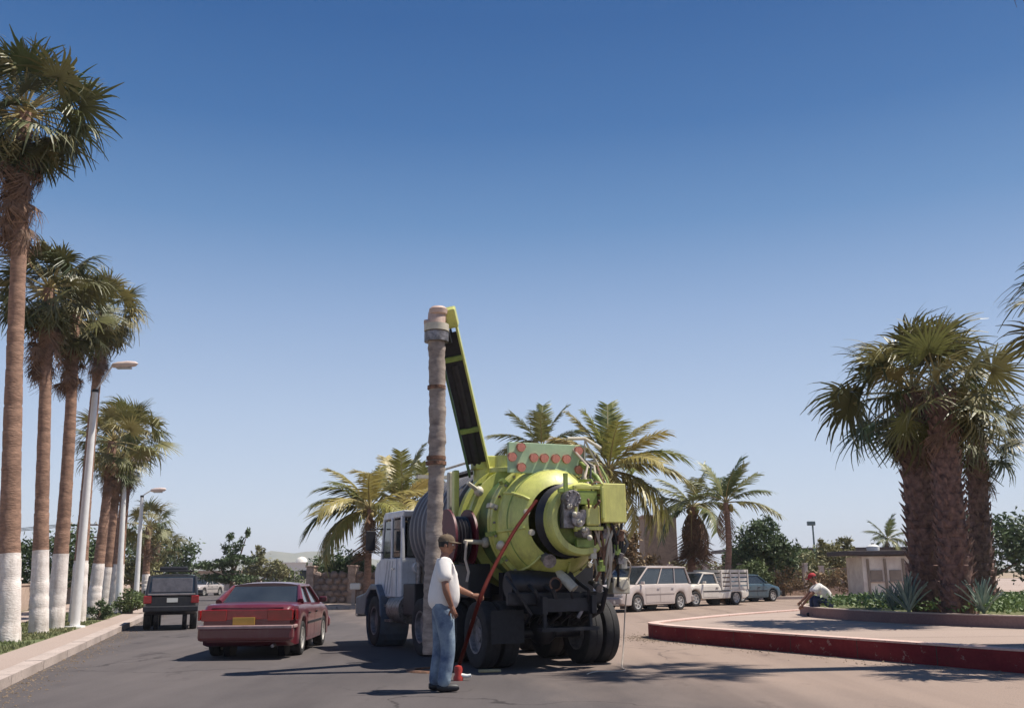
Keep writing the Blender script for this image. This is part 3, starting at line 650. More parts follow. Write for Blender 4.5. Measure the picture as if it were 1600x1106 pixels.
tr('leafy_tree', 'dark tree on the horizon behind the stout palms', 'tree', 1545, 60, [((0, 0, 2.8), (3.0, 1.5, 1.9)), ((3.4, 0, 2.6), (2.4, 1.3, 2.2))], 5000, 0.2, LEAFD, 18, tr_=0.2)

# bed planting: ground cover and agaves
def in_poly(p, poly):
    c = False; n = len(poly)
    for i in range(n):
        a, b = poly[i], poly[(i + 1) % n]
        if (a[1] > p[1]) != (b[1] > p[1]) and p[0] < (b[0] - a[0]) * (p[1] - a[1]) / (b[1] - a[1]) + a[0]: c = not c
    return c
inner = offset_poly(bed, 0.2); rg = random.Random(4); mb = MB(); cnt = 0
import mathutils.noise as mn
while cnt < 26000:
    x, y = rg.uniform(7.5, 20), rg.uniform(12, 31)
    if not in_poly((x, y), inner): continue
    cnt += 1
    h = 0.30 + 0.16 * mn.noise((x * 1.3, y * 1.3, 0)) + 0.10 * mn.noise((x * 4, y * 4, 3)); z = 0.5 + h * rg.uniform(0.35, 1.0)
    p = Vector((x, y, z)); l = rg.uniform(0.035, 0.085); u = Vector((rg.gauss(0, 1), rg.gauss(0, 1), rg.gauss(0.5, 0.6))).normalized(); v = u.cross(Vector((rg.gauss(0, 1), rg.gauss(0, 1), rg.gauss(0, 1)))).normalized()
    mb.add([p - u * l, p + v * l * 0.42, p + u * l, p - v * l * 0.42], [(0, 1, 2, 3)])
gc = mb.build('ground_cover', mat('ground_cover_leaves', (0.15, 0.22, 0.075), 0.6, var=0.4, scale=1.3, col2=(0.075, 0.12, 0.04), transl=0.15), kind='stuff')
gc['label'] = 'low leafy green ground cover filling the raised bed'; gc['category'] = 'plants'
AGM = mat('agave_leaf', (0.20, 0.26, 0.21), 0.5, var=0.15, rnd=0.2)
mb = MB(); 
pr = [(0, 0.04, 0), (0.15, 0.05, 0.03), (0.5, 0.045, 0.07), (0.8, 0.03, 0.08), (1.0, 0.003, 0.06)]
vs = []
for x, wv, z in pr: vs += [(x, -wv, z + 0.02), (x, 0, z - 0.012), (x, wv, z + 0.02)]
mb.add(vs, [(k * 3 + q, k * 3 + q + 1, (k + 1) * 3 + q + 1, (k + 1) * 3 + q) for k in range(4) for q in range(2)])
agme = mb.mesh('leaf', AGM)
def agave(label, px, Y, s, n, seed):
    rg = random.Random(seed); r_ = thing('agave', label, 'agave plant', gr(px, Y, 0.55), 0, 'agaves in the raised bed')
    for i in range(n):
        t = i / n; inst('leaf', agme, r_, RZ(i * 2.4) @ RY(-R(82 - 52 * t + rg.uniform(-6, 6))) @ Matrix.Scale(s * rg.uniform(0.8, 1.1), 4))
agave('tall spiky grey green agave left of the stout palm trunks', 1415, 22.2, 0.85, 26, 1)
agave('small agave at the left end of the raised bed', 1368, 24.5, 0.5, 20, 2)
agave('agave between the sunlit trunk and the right edge', 1531, 21.0, 0.75, 24, 3)
agave('low agave halfway along the bed, left of the tall one', 1390, 23.2, 0.6, 22, 4)
# grit and dry leaf litter along the kerbs
rg = random.Random(21); mb = MB()
for i in range(5200):
    if i < 2600:
        p = kp(8 + 40 * rg.random() ** 1.5, -abs(rg.gauss(0, 0.28)) - 0.01); p.z = 0.008
    else:
        k = rg.randrange(len(isl)); A_, B_ = Vector(isl[k]), Vector(isl[(k + 1) % len(isl)]); e_ = (B_ - A_).normalized(); q = A_.lerp(B_, rg.random()) + Vector((e_.y, -e_.x)) * (0.02 + abs(rg.gauss(0, 0.35))); p = Vector((q.x, q.y, 0.008))
        if p.y < 5: continue
    l = rg.uniform(0.006, 0.022) * (1.6 if rg.random() < 0.08 else 1); a = rg.uniform(0, PI); u = Vector((math.cos(a), math.sin(a), 0)) * l; v = Vector((-math.sin(a), math.cos(a), 0)) * l * rg.uniform(0.4, 1)
    t_ = Vector((0, 0, l * rg.uniform(0.3, 0.9)))
    mb.add([p - u, p - v, p + u, p + v, p + t_], [(0, 1, 4), (1, 2, 4), (2, 3, 4), (3, 0, 4)])
g2 = mb.build('gravel', mat('grit_and_litter', (0.26, 0.19, 0.13), 0.95, scale=3, col2=(0.09, 0.07, 0.055)), kind='stuff'); g2['label'] = 'loose grit and dry litter lying along the kerbs'; g2['category'] = 'gravel'
# grass on the verge
rg = random.Random(9); mb = MB()
for i in range(30000):
    Y = 8 + 60 * rg.random() ** 1.6; off = rg.uniform(1.08, 3.35); p = kp(Y, off); p.z = 0.12
    if mn.noise((p.x * 0.9, p.y * 0.9, 0)) < -0.25: continue
    h = rg.uniform(0.03, 0.085); a = rg.uniform(0, PI); wv = 0.012 + 0.0007 * Y; d = Vector((math.cos(a) * wv, math.sin(a) * wv, 0)); ln = Vector((rg.gauss(0, .02), rg.gauss(0, .02), h))
    mb.add([p - d, p + d, p + ln], [(0, 1, 2)])
g_ = mb.build('grass', mat('verge_grass', (0.15, 0.19, 0.075), 0.7, var=0.4, scale=0.8, col2=(0.22, 0.20, 0.10), transl=0.2), kind='stuff')
g_['label'] = 'short patchy grass on the left verge under the palms'; g_['category'] = 'grass'

# ================================================================ STREET FURNITURE, WALLS, BUILDINGS
LAMPM = mat('lamp_post_paint', (0.70, 0.69, 0.68), 0.45, var=0.06)
def lamp_post(label, px, off, ptop, head, r0, r1):
    b_ = verge(px, off); Y = b_.y; tp = at(*ptop, Y) - b_; hd = at(*head, Y) - b_
    t_ = thing('street_lamp', label, 'street lamp', b_, 0, 'street lamps on the left verge')
    MB().cyl((0, 0, 0), (0, 0, 0.06), r0 * 2.0, n=12).build('base_plate', LAMPM, t_, bevel=0.01)
    MB().tube([(0, 0, 0.05), tp * 0.5, tp], [r0, (r0 + r1) / 2, r1], 14).build('pole', LAMPM, t_, smooth=True)
    MB().cyl(tp - Vector((0, 0, 0.02)), tp + Vector((0, 0, 0.07)), r1 * 1.1, n=12).build('cap', BLACK, t_)
    arm = [tp * 1.0, tp + Vector((0.18, 0, (hd.z - tp.z) * 0.7 + 0.02)), hd - Vector((0.15, 0, 0.0))]
    MB().tube([tp + Vector((0, 0, 0.03)), tp.lerp(hd, 0.3) + Vector((0, 0, 0.06)), hd - Vector((0.12, 0, 0.0))], 0.028, 8).build('arm', LAMPM, t_, smooth=True)
    h = MB(); L_ = (0.8 if px < 150 else 0.75)
    h.lathe([(0.02, 0), (0.07, 0.05), (0.10, 0.25 * L_), (0.11, 0.6 * L_), (0.075, 0.9 * L_), (0.01, L_)], hd - Vector((0.15, 0, 0)), (1, 0, 0.06), 12)
    hh = h.build('lamp_head', mat('lamp_head_paint', (0.62, 0.50, 0.46), 0.4, var=0.08), t_, smooth=True); 
    MB().box(hd + Vector((L_ * 0.45 - 0.12, 0, -0.085)), (L_ * 0.55, 0.13, 0.05)).build('lens', mat('lamp_lens', (0.5, 0.48, 0.45), 0.2), t_, bevel=0.015)
lamp_post('nearest white street lamp, its thick post rising among the palms on the left', 121, 1.25, (149, 612), (182, 571), 0.14, 0.085)
lamp_post('second street lamp, its slim post right of the painted palm bases', 213, 1.2, (222, 776), (240, 766), 0.13, 0.075)
lamp_post('middle street lamp half hidden behind the second palm crowns', 186, 1.3, (196, 727), (213, 718), 0.13, 0.08)

def post_set(): pass
# utility pole far left
b_ = gr(120, 95, 0); t_ = thing('utility_pole', 'thin utility pole with crossarms seen between the left palm trunks', 'utility pole', b_)
zt = at(118, 812, 95).z
MB().cyl((0, 0, 0), (0, 0, zt), 0.16, 0.1, 8).build('pole', BARK, t_)
for dz in (0.5, 1.7): MB().box((0, -0.15, zt - dz), (3.4, 0.14, 0.14)).build('crossarm', BARK, t_)
for k in range(6): MB().lathe([(0.05, 0), (0.09, 0.06), (0.05, 0.12), (0.07, 0.2)], (-1.5 + k * 0.6, -0.15, zt - 0.43), n=8).build('insulator', CREAM, t_)
for k, dx in enumerate((-1.4, 0, 1.4)):
    pts = [at(118, 812, 95) + Vector((dx - 60 * f, 0, -0.4 - 6 * f * (1 - f))) for f in [i / 10 for i in range(11)]]
    o = MB().tube(pts, 0.03, 4).build('power_line', BLACK); tag(o, 'black power line running left from the %s end of the pole crossarm' % ('left', 'middle', 'right')[k] if k != 1 else 'black power line running left from the middle of the pole crossarm', 'cable', 'power lines on the utility pole')

# low wall beyond the footpath on the left
PINKW = mat('pink_plaster', (0.44, 0.33, 0.27), 0.9, var=0.18, scale=1.2, bump=0.2)
t_ = thing('garden_wall', 'low pink plastered wall behind the painted palm bases', 'wall')
Y = 12
while Y < 110:
    a, b = kp(Y, 5.9), kp(Y + 3.9, 5.9); c = (a + b) / 2; c.z = 0.13
    o = MB().box((0, 0, 0.55), (3.95, 0.18, 1.1)).box((0, 0, 1.13), (4.0, 0.26, 0.07)).build('wall_panel', PINKW, t_); o.location = c; o.rotation_euler = (0, 0, math.atan2(KD.y, KD.x))
    o = MB().box((0, 0, 0.68), (0.3, 0.3, 1.36)).box((0, 0, 1.39), (0.38, 0.38, 0.07)).build('pier', LIMEW, t_); o.location = (a.x, a.y, 0.12); o.rotation_euler = (0, 0, math.atan2(KD.y, KD.x))
    Y += 4.0
# stone wall with piers left of the truck, along the far block
STONE = mat('rubble_stone', (0.30, 0.22, 0.18), 0.95, var=0.4, scale=2.5, bump=0.8, bscale=8, col2=(0.15, 0.11, 0.10), rnd=0.2)
STONEP = mat('pale_stone_pier', (0.42, 0.31, 0.25), 0.95, var=0.3, scale=3, bump=0.6, bscale=10)
t_ = thing('stone_wall', 'rough stone wall with pale piers left of the truck cab', 'wall')
wa = Vector((gr(487, 50.8).x, 50.8, 0.14)); we = Vector((-5.6, 49.6, 0.14)); wd = (we - wa).normalized(); WL = (we - wa).length; rg = random.Random(3); stones = []
for k in range(4):
    mb = MB(); mb.ball((0, 0, 0), (0.26, 0.16, 0.17), 7)
    for v in mb.v: v *= rg.uniform(0.85, 1.12)
    stones.append(mb.mesh('stone', STONE, False))
def wall_run(t_, A, B, h, sp, n_stone_rows, m_core):
    A, B = Vector(A), Vector(B); L_ = (B - A).length; d = (B - A) / L_; ang = math.atan2(d.y, d.x); nn = int(L_ / sp)
    for i in range(nn):
        c = A + d * (sp * (i + 0.5))
        o = MB().box((0, 0, h / 2 - 0.05), (sp - 0.42, 0.26, h - 0.1)).build('wall_core', m_core, t_); o.location = c; o.rotation_euler = (0, 0, ang)
        o = MB().box((0, 0, (h + .25) / 2), (0.42, 0.44, h + 0.25), mi=0).box((0, 0, h + 0.29), (0.52, 0.54, 0.08)).build('pier', STONEP, t_, bevel=0.02); o.location = A + d * (sp * i); o.rotation_euler = (0, 0, ang)
    return d, ang, nn
d, ang, nn = wall_run(t_, wa, wa + wd * (2.3 * round(WL / 2.3) + 0.01), 1.55, 2.3, 6, STONE)
nrm = Vector((wd.y, -wd.x, 0)) 
for i in range(nn):
    for r_ in range(5):
        for q in range(4):
            c = wa + wd * (2.3 * i + 0.42 + 0.46 * q + (0.2 if r_ % 2 else 0)) + nrm * 0.13 * 1
            inst('stone', rg.choice(stones), t_, T(c + Vector((0, 0, 0.18 + 0.31 * r_))) @ RZ(ang) @ RX(rg.uniform(-.4, .4)) @ RY(rg.uniform(-.3, .3)))
# front-facing run behind the truck
t_ = thing('stone_wall', 'rough stone wall running right behind the truck towards the vans', 'wall')
wall_run(t_, we + wd * 0.3, we + Vector((10.5, 3.4, 0)), 1.55, 2.3, 6, STONE)
# rail fence with white posts behind the vans
FPOST = mat('pale_fence_post', (0.56, 0.47, 0.42), 0.8, var=0.15)
FWIRE = mat('dull_fence_bar', (0.22, 0.15, 0.13), 0.7, var=0.3)
def fence(label, A, B, sp, h, bars, zb=0.14, wallh=0.5):
    A, B = Vector(A), Vector(B); L_ = (B - A).length; d = (B - A) / L_; ang = math.atan2(d.y, d.x); n = int(L_ / sp)
    t_ = thing('fence', label, 'fence', A, ang)
    pme = MB().box((0, 0, h / 2), (0.22, 0.22, h)).box((0, 0, h + 0.03), (0.28, 0.28, 0.06)).mesh('post', FPOST)
    bme = MB().box((0, 0, (h + wallh - .1) / 2), (0.03, 0.03, h - 0.15 - wallh)).mesh('bar', FWIRE)
    for i in range(n + 1): inst('post', pme, t_, T(i * sp, 0, 0))
    for i in range(n):
        MB().box(((i + 0.5) * sp, 0, wallh / 2), (sp - 0.23, 0.16, wallh)).build('base_wall', STONEP, t_)
        MB().box(((i + 0.5) * sp, 0, h - 0.12), (sp - 0.23, 0.04, 0.05)).build('rail', FWIRE, t_)
        for k in range(bars): inst('bar', bme, t_, T((i + (k + 0.7) / (bars + 0.4)) * sp, 0, 0))
fence('iron bar fence with pale posts behind the parked van and pickup', (4.6, 53.6, 0.14), (17.5, 57.0, 0.14), 2.1, 1.75, 7)
fence('iron bar fence with pale posts between the blue car and the pale hut', (17.8, 57.1, 0.14), (24.4, 58.0, 0.14), 2.2, 1.6, 8)
# tan building slab between palms
t_ = thing('gate_house', 'plain brown plastered building behind the beige van', 'building', gr(1030, 58, 0.1))
ztop = at(1030, 812, 58).z
MB().box((0, 0, ztop / 2), (1.9, 2.5, ztop)).build('wall', mat('brown_plaster', (0.30, 0.22, 0.16), 0.9, var=0.15, bump=0.3), t_, bevel=0.02)
MB().box((0, 0, ztop + 0.06), (2.1, 2.7, 0.12)).build('roof', STONEP, t_)
MB().box((-0.45, -1.27, 1.1), (0.7, 0.06, 1.9)).build('door', BARK, t_)
# long low roof line on the right with pale hut
t_ = thing('low_building', 'long low building with a flat dark roof behind the right hand trees', 'building', gr(1290, 78, 0.0))
zt = at(1290, 857, 78).z
LW = mat('dull_rendered_wall', (0.30, 0.24, 0.19), 0.9, var=0.2, scale=0.8)
MB().box((0, 0, (zt - .3) / 2), (15, 6, zt - 0.3)).build('wall', LW, t_)
MB().box((0, 0, zt - 0.12), (16.4, 7.4, 0.24)).build('roof', mat('dark_roof_sheet', (0.07, 0.055, 0.055), 0.7), t_)
for k in range(7):
    f_ = MB().box((-6 + 2 * k, -3.02, 1.45), (1.1, 0.06, 0.9)).build('window', GLASS, t_)
    MB().box((-6 + 2 * k, -3.05, 0.97), (1.25, 0.12, 0.07)).build('sill', STONEP, f_)
t_ = thing('hut', 'pale hut with dark flat roof left of the stout palms', 'hut', gr(1382, 47, 0.0))
zt = at(1382, 863, 47).z; Wp = mat('pale_hut_render', (0.78, 0.71, 0.62), 0.85, var=0.25, scale=1.4, col2=(0.55, 0.46, 0.40))
MB().box((0.15, 0, zt / 2 - 0.1), (3.1, 2.2, zt - 0.2)).build('wall', Wp, t_)
for x in (-1.15, -0.35, 0.5, 1.3): MB().box((x, -1.13, (zt - 0.3) / 2), (0.10, 0.07, zt - 0.3)).build('dark_gap_strip', LW, t_)  # raised dark strips stand in for the dark vertical gaps in the wall
MB().box((-0.1, 0, zt - 0.03), (4.2, 3.0, 0.2)).build('roof', mat('dark_roof_sheet', (0.07, 0.055, 0.055), 0.7), t_, bevel=0.02)
for x, z_, w_, h_ in ((-0.78, 1.25, 0.55, 0.5), (0.1, 1.25, 0.55, 0.5)):
    f_ = MB().box((x, -1.12, z_), (w_, 0.05, h_)).build('window', LW, t_); MB().box((x, -1.15, z_ - h_ / 2 - 0.03), (w_ + .1, 0.1, 0.05)).build('sill', STONEP, f_)
MB().box((0.85, -1.12, 0.95), (0.6, 0.05, 1.7)).build('door', FWIRE, t_)
for x in (1.9,): MB().box((x, -1.3, (zt - .12) / 2), (0.12, 0.12, zt - 0.14)).build('roof_post', BLACK, t_)
# vent on the hut roof / solar dish
t_ = thing('water_tank', 'small white water tank on the hut roof', 'water tank', gr(1368, 47, zt + 0.07))
MB().lathe([(0.28, 0), (0.3, 0.1), (0.3, 0.22), (0.15, 0.32), (0.001, 0.34)], n=16, caps=False).build('tank_body', WHITE, t_, smooth=True)
MB().cyl((0, 0, 0.33), (0, 0, 0.38), 0.08).build('lid', BLACK, t_)
# thin mast
t_ = thing('mast', 'thin mast with a small lamp on top behind the right hand trees', 'mast', gr(1276, 70, 0)); zt = at(1275, 814, 70).z
MB().cyl((0, 0, 0), (0, 0, zt - 0.3), 0.09, 0.06, 8).build('pole', mat('teal_grey_paint', (0.12, 0.17, 0.18), 0.5), t_)
MB().box((-0.1, 0, zt - 0.15), (0.55, 0.3, 0.3)).build('lamp_head', mat('teal_grey_paint', (0.12, 0.17, 0.18), 0.5), t_, bevel=0.04)
# white house far left centre
t_ = thing('white_house', 'white flat roofed house with a small dome beyond the red car', 'house', gr(463, 105, 0.0)); HW = mat('white_render', (0.74, 0.70, 0.64), 0.85, var=0.06)
z1 = at(460, 880, 105).z; z2 = at(463, 871, 105).z
MB().box((0.2, 0, z1 / 2), (3.6, 4, z1)).build('wall', HW, t_)
MB().box((-2.5, 0.6, z1 / 2 - 0.1), (1.8, 3, z1 - 0.2)).build('side_wing', HW, t_)
MB().box((0.2, 0, z1 + 0.05), (3.8, 4.2, 0.1)).build('parapet', HW, t_)
MB().lathe([(0.62, 0), (0.6, 0.25), (0.42, 0.5), (0.001, 0.62)], (0.5, 0, z1 + 0.1), n=16).build('dome', HW, t_, smooth=True)
for x in (-0.9, 1.2):
    f_ = MB().box((x, -2.02, 1.7), (0.8, 0.06, 0.9)).build('window', GLASS, t_); MB().box((x, -2.06, 1.22), (0.95, 0.14, 0.07)).build('sill', HW, f_)
# far pink houses in the haze
for i, (px, Y, wdt, py, lab) in enumerate(((336, 120, 5.5, 893, 'low pink house right of the black jeep'), (300, 150, 5, 897, 'distant beige house behind the black jeep'))):
    t_ = thing('far_house', lab, 'house', gr(px, Y, 0)); zt = max(2.0, at(px, py, Y).z)
    MB().box((0, 0, zt / 2), (wdt, 4, zt)).build('wall', PINKW, t_); MB().box((0, 0, zt + 0.08), (wdt + .4, 4.4, 0.16)).build('roof', STONEP, t_)
    for x in (-1.4, 1.2): MB().box((x, -2.02, 1.3), (0.8, 0.06, 0.8)).build('window', GLASS, t_)
# white sign-like block on short post by the stone wall
b_ = gnd(553, 944, 0.14)
b_ = gr(553, 47.0, 0.14); t_ = thing('post_box', 'small white box on a thin pink post in front of the stone wall', 'post box', b_)
MB().box((0, 0, 0.35), (0.16, 0.16, 0.7)).build('post', PINKW, t_); MB().box((0.08, 0, 0.86), (0.5, 0.28, 0.3)).build('box_body', HW, t_, bevel=0.06)
# ================================================================ THE VACUUM TRUCK
TH = R(23.6); TO = Vector((0.45, 16.48, 0.004))
truck = thing('vacuum_truck', 'lime green sewer vacuum truck with grey ribbed tank and raised boom, parked in the road', 'truck', TO, TH)
def P(name, mb, m, parent=truck, **k): return mb.build(name, m, parent, **k)
# wheels
def tyre_me(name, R_, w_, rim):
    h = w_ / 2
    return MB().lathe([(rim, -h * 0.8), (rim + 0.04, -h), (R_ * 0.9, -h * 1.02), (R_ * 0.975, -h * 0.9), (R_, -h * 0.62), (R_, -h * 0.1), (R_ * 0.985, -h * 0.08), (R_ * 0.985, h * 0.08), (R_, h * 0.1), (R_, h * 0.62), (R_ * 0.975, h * 0.9), (R_ * 0.9, h * 1.02), (rim + 0.04, h), (rim, h * 0.8)], axis=(1, 0, 0), n=36).mesh(name, RUBBER, True)
def rim_me(name, rim, w_, m, spokes=0, hub=0.12):
    mb = MB(); h = w_ / 2
    mb.lathe([(rim, -h * 0.8), (rim * 1.02, -h * 0.95), (rim * 0.92, -h * 0.9), (rim * 0.88, -h * 0.35), (hub * 1.2, -h * 0.2), (hub, -h * 0.55), (0.001, -h * 0.6)], axis=(1, 0, 0), n=28)
    mb.lathe([(rim, h * 0.8), (rim * 1.02, h * 0.95), (rim * 0.92, h * 0.9), (rim * 0.88, h * 0.35), (hub * 1.2, h * 0.2), (hub, h * 0.55), (0.001, h * 0.6)], axis=(1, 0, 0), n=28)
    for k in range(spokes):
        a = 2 * PI * k / spokes
        for s_ in (-1, 1): mb.box((s_ * h * 0.55, math.cos(a) * rim * 0.55, math.sin(a) * rim * 0.55), (0.04, rim * 0.26, rim * 0.8), Matrix.Rotation(a - PI / 2, 3, 'X'))
    return mb.mesh(name, m, True)
TT = tyre_me('tyre', 0.52, 0.27, 0.29); TR_ = rim_me('rim', 0.29, 0.27, RIMD, 0, 0.11)
NUT = MB().cyl((-0.02, 0, 0), (0.02, 0, 0), 0.022, n=6).mesh('wheel_nuts', STEEL)
def wheel(parent, x, y, z, tm, rm, name='wheel', nuts=False):
    e = bpy.data.objects.new(name, tm); COL.objects.link(e); e.parent = parent; e.location = (x, y, z)
    e.name = name; r_ = inst('rim', rm, e); return e
for y in (0.0, 1.36):
    for x in (-1.06, -0.74, 0.74, 1.06): wheel(truck, x, y, 0.52, TT, TR_)
for x in (-1.08, 1.08): wheel(truck, x, 5.95, 0.52, TT, TR_)
wheel(truck, -1.06, 2.85, 0.52, TT, TR_); wheel(truck, 1.06, 2.85, 0.52, TT, TR_)
for y in (0, 1.36, 2.85, 5.95): P('axle', MB().cyl((-0.95, y, 0.52), (0.95, y, 0.52), 0.09, n=10).ball((0, y, 0.55), 0.24, 10), BLACKG, smooth=True)
for x in (-0.43, 0.43): P('frame_rail', MB().box((x, 2.95, 0.98), (0.09, 8.0, 0.28)), BLACKG, bevel=0.01)
for y in (-0.9, 0.7, 2.1, 3.6, 5.0): P('cross_member', MB().box((0, y, 0.98), (0.77, 0.12, 0.2)), BLACKG)
# green tank in steps, axis along the truck
AX = (0, 1, 0)
TC = (0, 0, 2.28)
P('tank_shell', MB().lathe([(0.001, 1.30), (1.0, 1.28), (1.0, 0.62)], TC, AX, 56), LIME, smooth='auto')
P('tank_flange', MB().lathe([(0.98, 1.14), (1.09, 1.14), (1.09, 0.98), (0.98, 0.98)], TC, AX, 56), LIME, smooth='auto')
P('tank_flange', MB().lathe([(0.99, 0.66), (1.07, 0.66), (1.07, 0.56), (0.90, 0.56)], TC, AX, 56), LIME, smooth='auto')
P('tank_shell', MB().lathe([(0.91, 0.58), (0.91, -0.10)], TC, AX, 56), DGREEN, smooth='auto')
P('tank_flange', MB().lathe([(0.90, -0.06), (1.0, -0.06), (1.0, -0.16), (0.9, -0.16)], TC, AX, 56), LIME, smooth='auto')
P('rear_door', MB().lathe([(1.0, -0.18), (1.0, -0.27), (0.93, -0.27), (0.92, -0.40), (0.86, -0.58), (0.73, -0.76), (0.60, -0.83)], TC, AX, 56), LIME, smooth='auto')
DC = (0.13, -0.32, 2.30)
P('door_recess', MB().lathe([(0.61, -0.50), (0.55, -0.54), (0.50, -0.66), (0.001, -0.66)], DC, AX, 40), BLACKG, smooth='auto')
P('door_ring', MB().lathe([(0.53, -0.44), (0.56, -0.46), (0.58, -0.86), (0.55, -0.90), (0.46, -0.90), (0.44, -0.86), (0.44, -0.6)], (0.18, -0.32, 2.30), AX, 40), LIME, smooth='auto')
P('door_hub', MB().lathe([(0.43, -0.62), (0.40, -0.72), (0.30, -0.76), (0.001, -0.78)], (0.18, -0.34, 2.30), AX, 32), LIMED, smooth='auto')
# clamps round the flange
for k in range(14):
    a = 2 * PI * (k + 0.4) / 14; c = Vector((math.cos(a) * 0.99, -0.2, 2.28 + math.sin(a) * 0.99)); M3 = Matrix.Rotation(-a, 3, 'Y')
    P('door_clamp', MB().box(c, (0.16, 0.16, 0.07), M3).cyl(c + Vector((0, -0.12, 0)), c + Vector((0, 0.12, 0)), 0.022, n=6), CREAM if k % 3 == 0 else LIMED)
for a in (3.5, 3.9):                                  # handles on long lugs at the left
    c = Vector((math.cos(a) * 1.08, 0.35, 2.32 + math.sin(a) * 1.08))
P('side_lug', MB().cyl((-0.9, 0.25, 1.98), (-1.32, 0.15, 1.99), 0.045, 0.03, 8).ball((-0.9, 0.25, 1.98), 0.09, 8), CREAM, smooth=True)
P('side_lug', MB().cyl((-0.92, 0.5, 2.85), (-1.16, 0.4, 2.98), 0.045, 0.03, 8).ball((-0.92, 0.5, 2.85), 0.09, 8), CREAM, smooth=True)
P('side_lug', MB().cyl((-0.85, -0.25, 1.9), (-0.92, -0.45, 1.92), 0.07, 0.06, 10).ball((-0.92, -0.45, 1.92), 0.07, 8), CREAM, smooth=True)
# gearbox and motor in the middle of the door
gm = MB(); gm.box((-0.08, -0.86, 2.42), (0.26, 0.16, 0.5)).cyl((-0.08, -0.8, 2.62), (-0.08, -1.02, 2.62), 0.14, n=12).cyl((0.02, -0.8, 2.3), (0.02, -1.0, 2.3), 0.12, n=12).cyl((0.10, -0.8, 2.12), (0.14, -1.0, 2.1), 0.09, n=10)
for k in range(9): gm.cyl((-0.08 + 0.11 * math.cos(k * 0.7), -1.02, 2.62 + 0.11 * math.sin(k * 0.7)), (-0.08 + 0.11 * math.cos(k * 0.7), -1.05, 2.62 + 0.11 * math.sin(k * 0.7)), 0.018, n=6)
for v in gm.v: v += Vector((0.0, -0.38, -0.02))
P('gear_motor', gm, STEEL, bevel=0.012)
P('motor_bracket', MB().box((-0.13, -1.24, 2.84), (0.06, 0.05, 0.34)).box((-0.13, -1.235, 2.74), (0.26, 0.052, 0.06)), LIMED)
P('hinge_block', MB().box((0.2, -1.2, 1.92), (0.3, 0.08, 0.12)), LIMED)
for k in range(5):
    P('grease_fitting', MB().ball((-0.14 + 0.08 * k, -1.38 - 0.01 * k, 2.48 - 0.12 * k), 0.045, 8), CREAM, smooth=True)
for k in range(28):
    a = 2 * PI * k / 28; P('flange_bolt', MB().cyl((math.cos(a) * 0.965, -0.27, 2.28 + math.sin(a) * 0.965), (math.cos(a) * 0.965, -0.305, 2.28 + math.sin(a) * 0.965), 0.020, n=6), STEEL if k % 4 else RUST)
for k in range(12):
    a = 2 * PI * (k + 0.5) / 12; c = Vector((math.cos(a) * 1.04, 1.06, 2.28 + math.sin(a) * 1.04)); P('flange_gusset', MB().box(c + Vector((0, -0.14, 0)) - Vector((math.cos(a), 0, math.sin(a))) * 0.02, (0.07, 0.16, 0.016), Matrix.Rotation(-a, 3, 'Y')), LIMED)
for y_ in (0.82, ):
    P('weld_seam', MB().lathe([(1.0, y_ - 0.012), (1.008, y_), (1.0, y_ + 0.012)], TC, AX, 56), LIMED, smooth='auto')
P('weld_seam', MB().lathe([(0.868, -0.565), (0.872, -0.575), (0.858, -0.59)], TC, AX, 56), LIMED, smooth='auto')
for a0 in (2.6, 3.3, 4.1, 4.9):      # stiffening ribs over the dished door
    pts = [Vector((math.cos(a0) * q, yy, 2.28 + math.sin(a0) * q)) for q, yy in ((0.93, -0.30), (0.925, -0.42), (0.87, -0.60), (0.76, -0.755), (0.66, -0.815))]
    P('door_rib', MB().tube(pts, 0.022, 6), LIME, smooth=True)
P('drain_valve', MB().cyl((-0.30, -0.75, 1.72), (-0.32, -0.98, 1.66), 0.08, n=14).cyl((-0.32, -0.98, 1.66), (-0.325, -1.02, 1.65), 0.11, n=14), STEEL, smooth='auto')
P('sight_gauge', MB().cyl((-0.55, -0.80, 2.1), (-0.55, -0.86, 2.1), 0.05, n=12).cyl((-0.62, -0.76, 2.42), (-0.62, -0.84, 2.42), 0.05, n=12), CREAM, smooth='auto')
P('vent_pipe', MB().tube([(0.2, 0.1, 3.2), (0.22, 0.05, 3.42), (0.35, -0.15, 3.46), (0.5, -0.5, 3.3), (0.62, -0.9, 3.0), (0.66, -1.1, 2.75)], 0.045, 10), LIMED, smooth=True)
P('vent_pipe', MB().tube([(0.86, -0.3, 2.9), (0.92, -0.6, 2.75), (0.95, -0.95, 2.4), (0.95, -1.1, 2.0), (0.9, -1.0, 1.6)], 0.04, 10), CREAM, smooth=True)
P('hand_wheel', MB().lathe([(0.10, -0.012), (0.118, 0), (0.10, 0.012), (0.092, 0)], (0.42, -1.28, 2.78), (0.2, 1, 0), 20).cyl((0.42, -1.1, 2.78), (0.42, -1.3, 2.78), 0.012, n=6).box((0.42, -1.28, 2.78), (0.2, 0.012, 0.014)), RUST)
for k in range(9):
    x_ = 0.38 + 0.07 * k; P('pipe_elbow', MB().tube([(x_, -0.75, 2.95 - 0.11 * k), (x_ + 0.02, -1.12, 2.93 - 0.11 * k), (x_ + 0.05, -1.18, 2.8 - 0.11 * k), (x_ - 0.03, -1.16, 2.55 - 0.1 * k)], 0.020 + 0.006 * (k % 3), 8), [LIMED, STEEL, CREAM, BLACKG, RUST][k % 5], smooth=True)
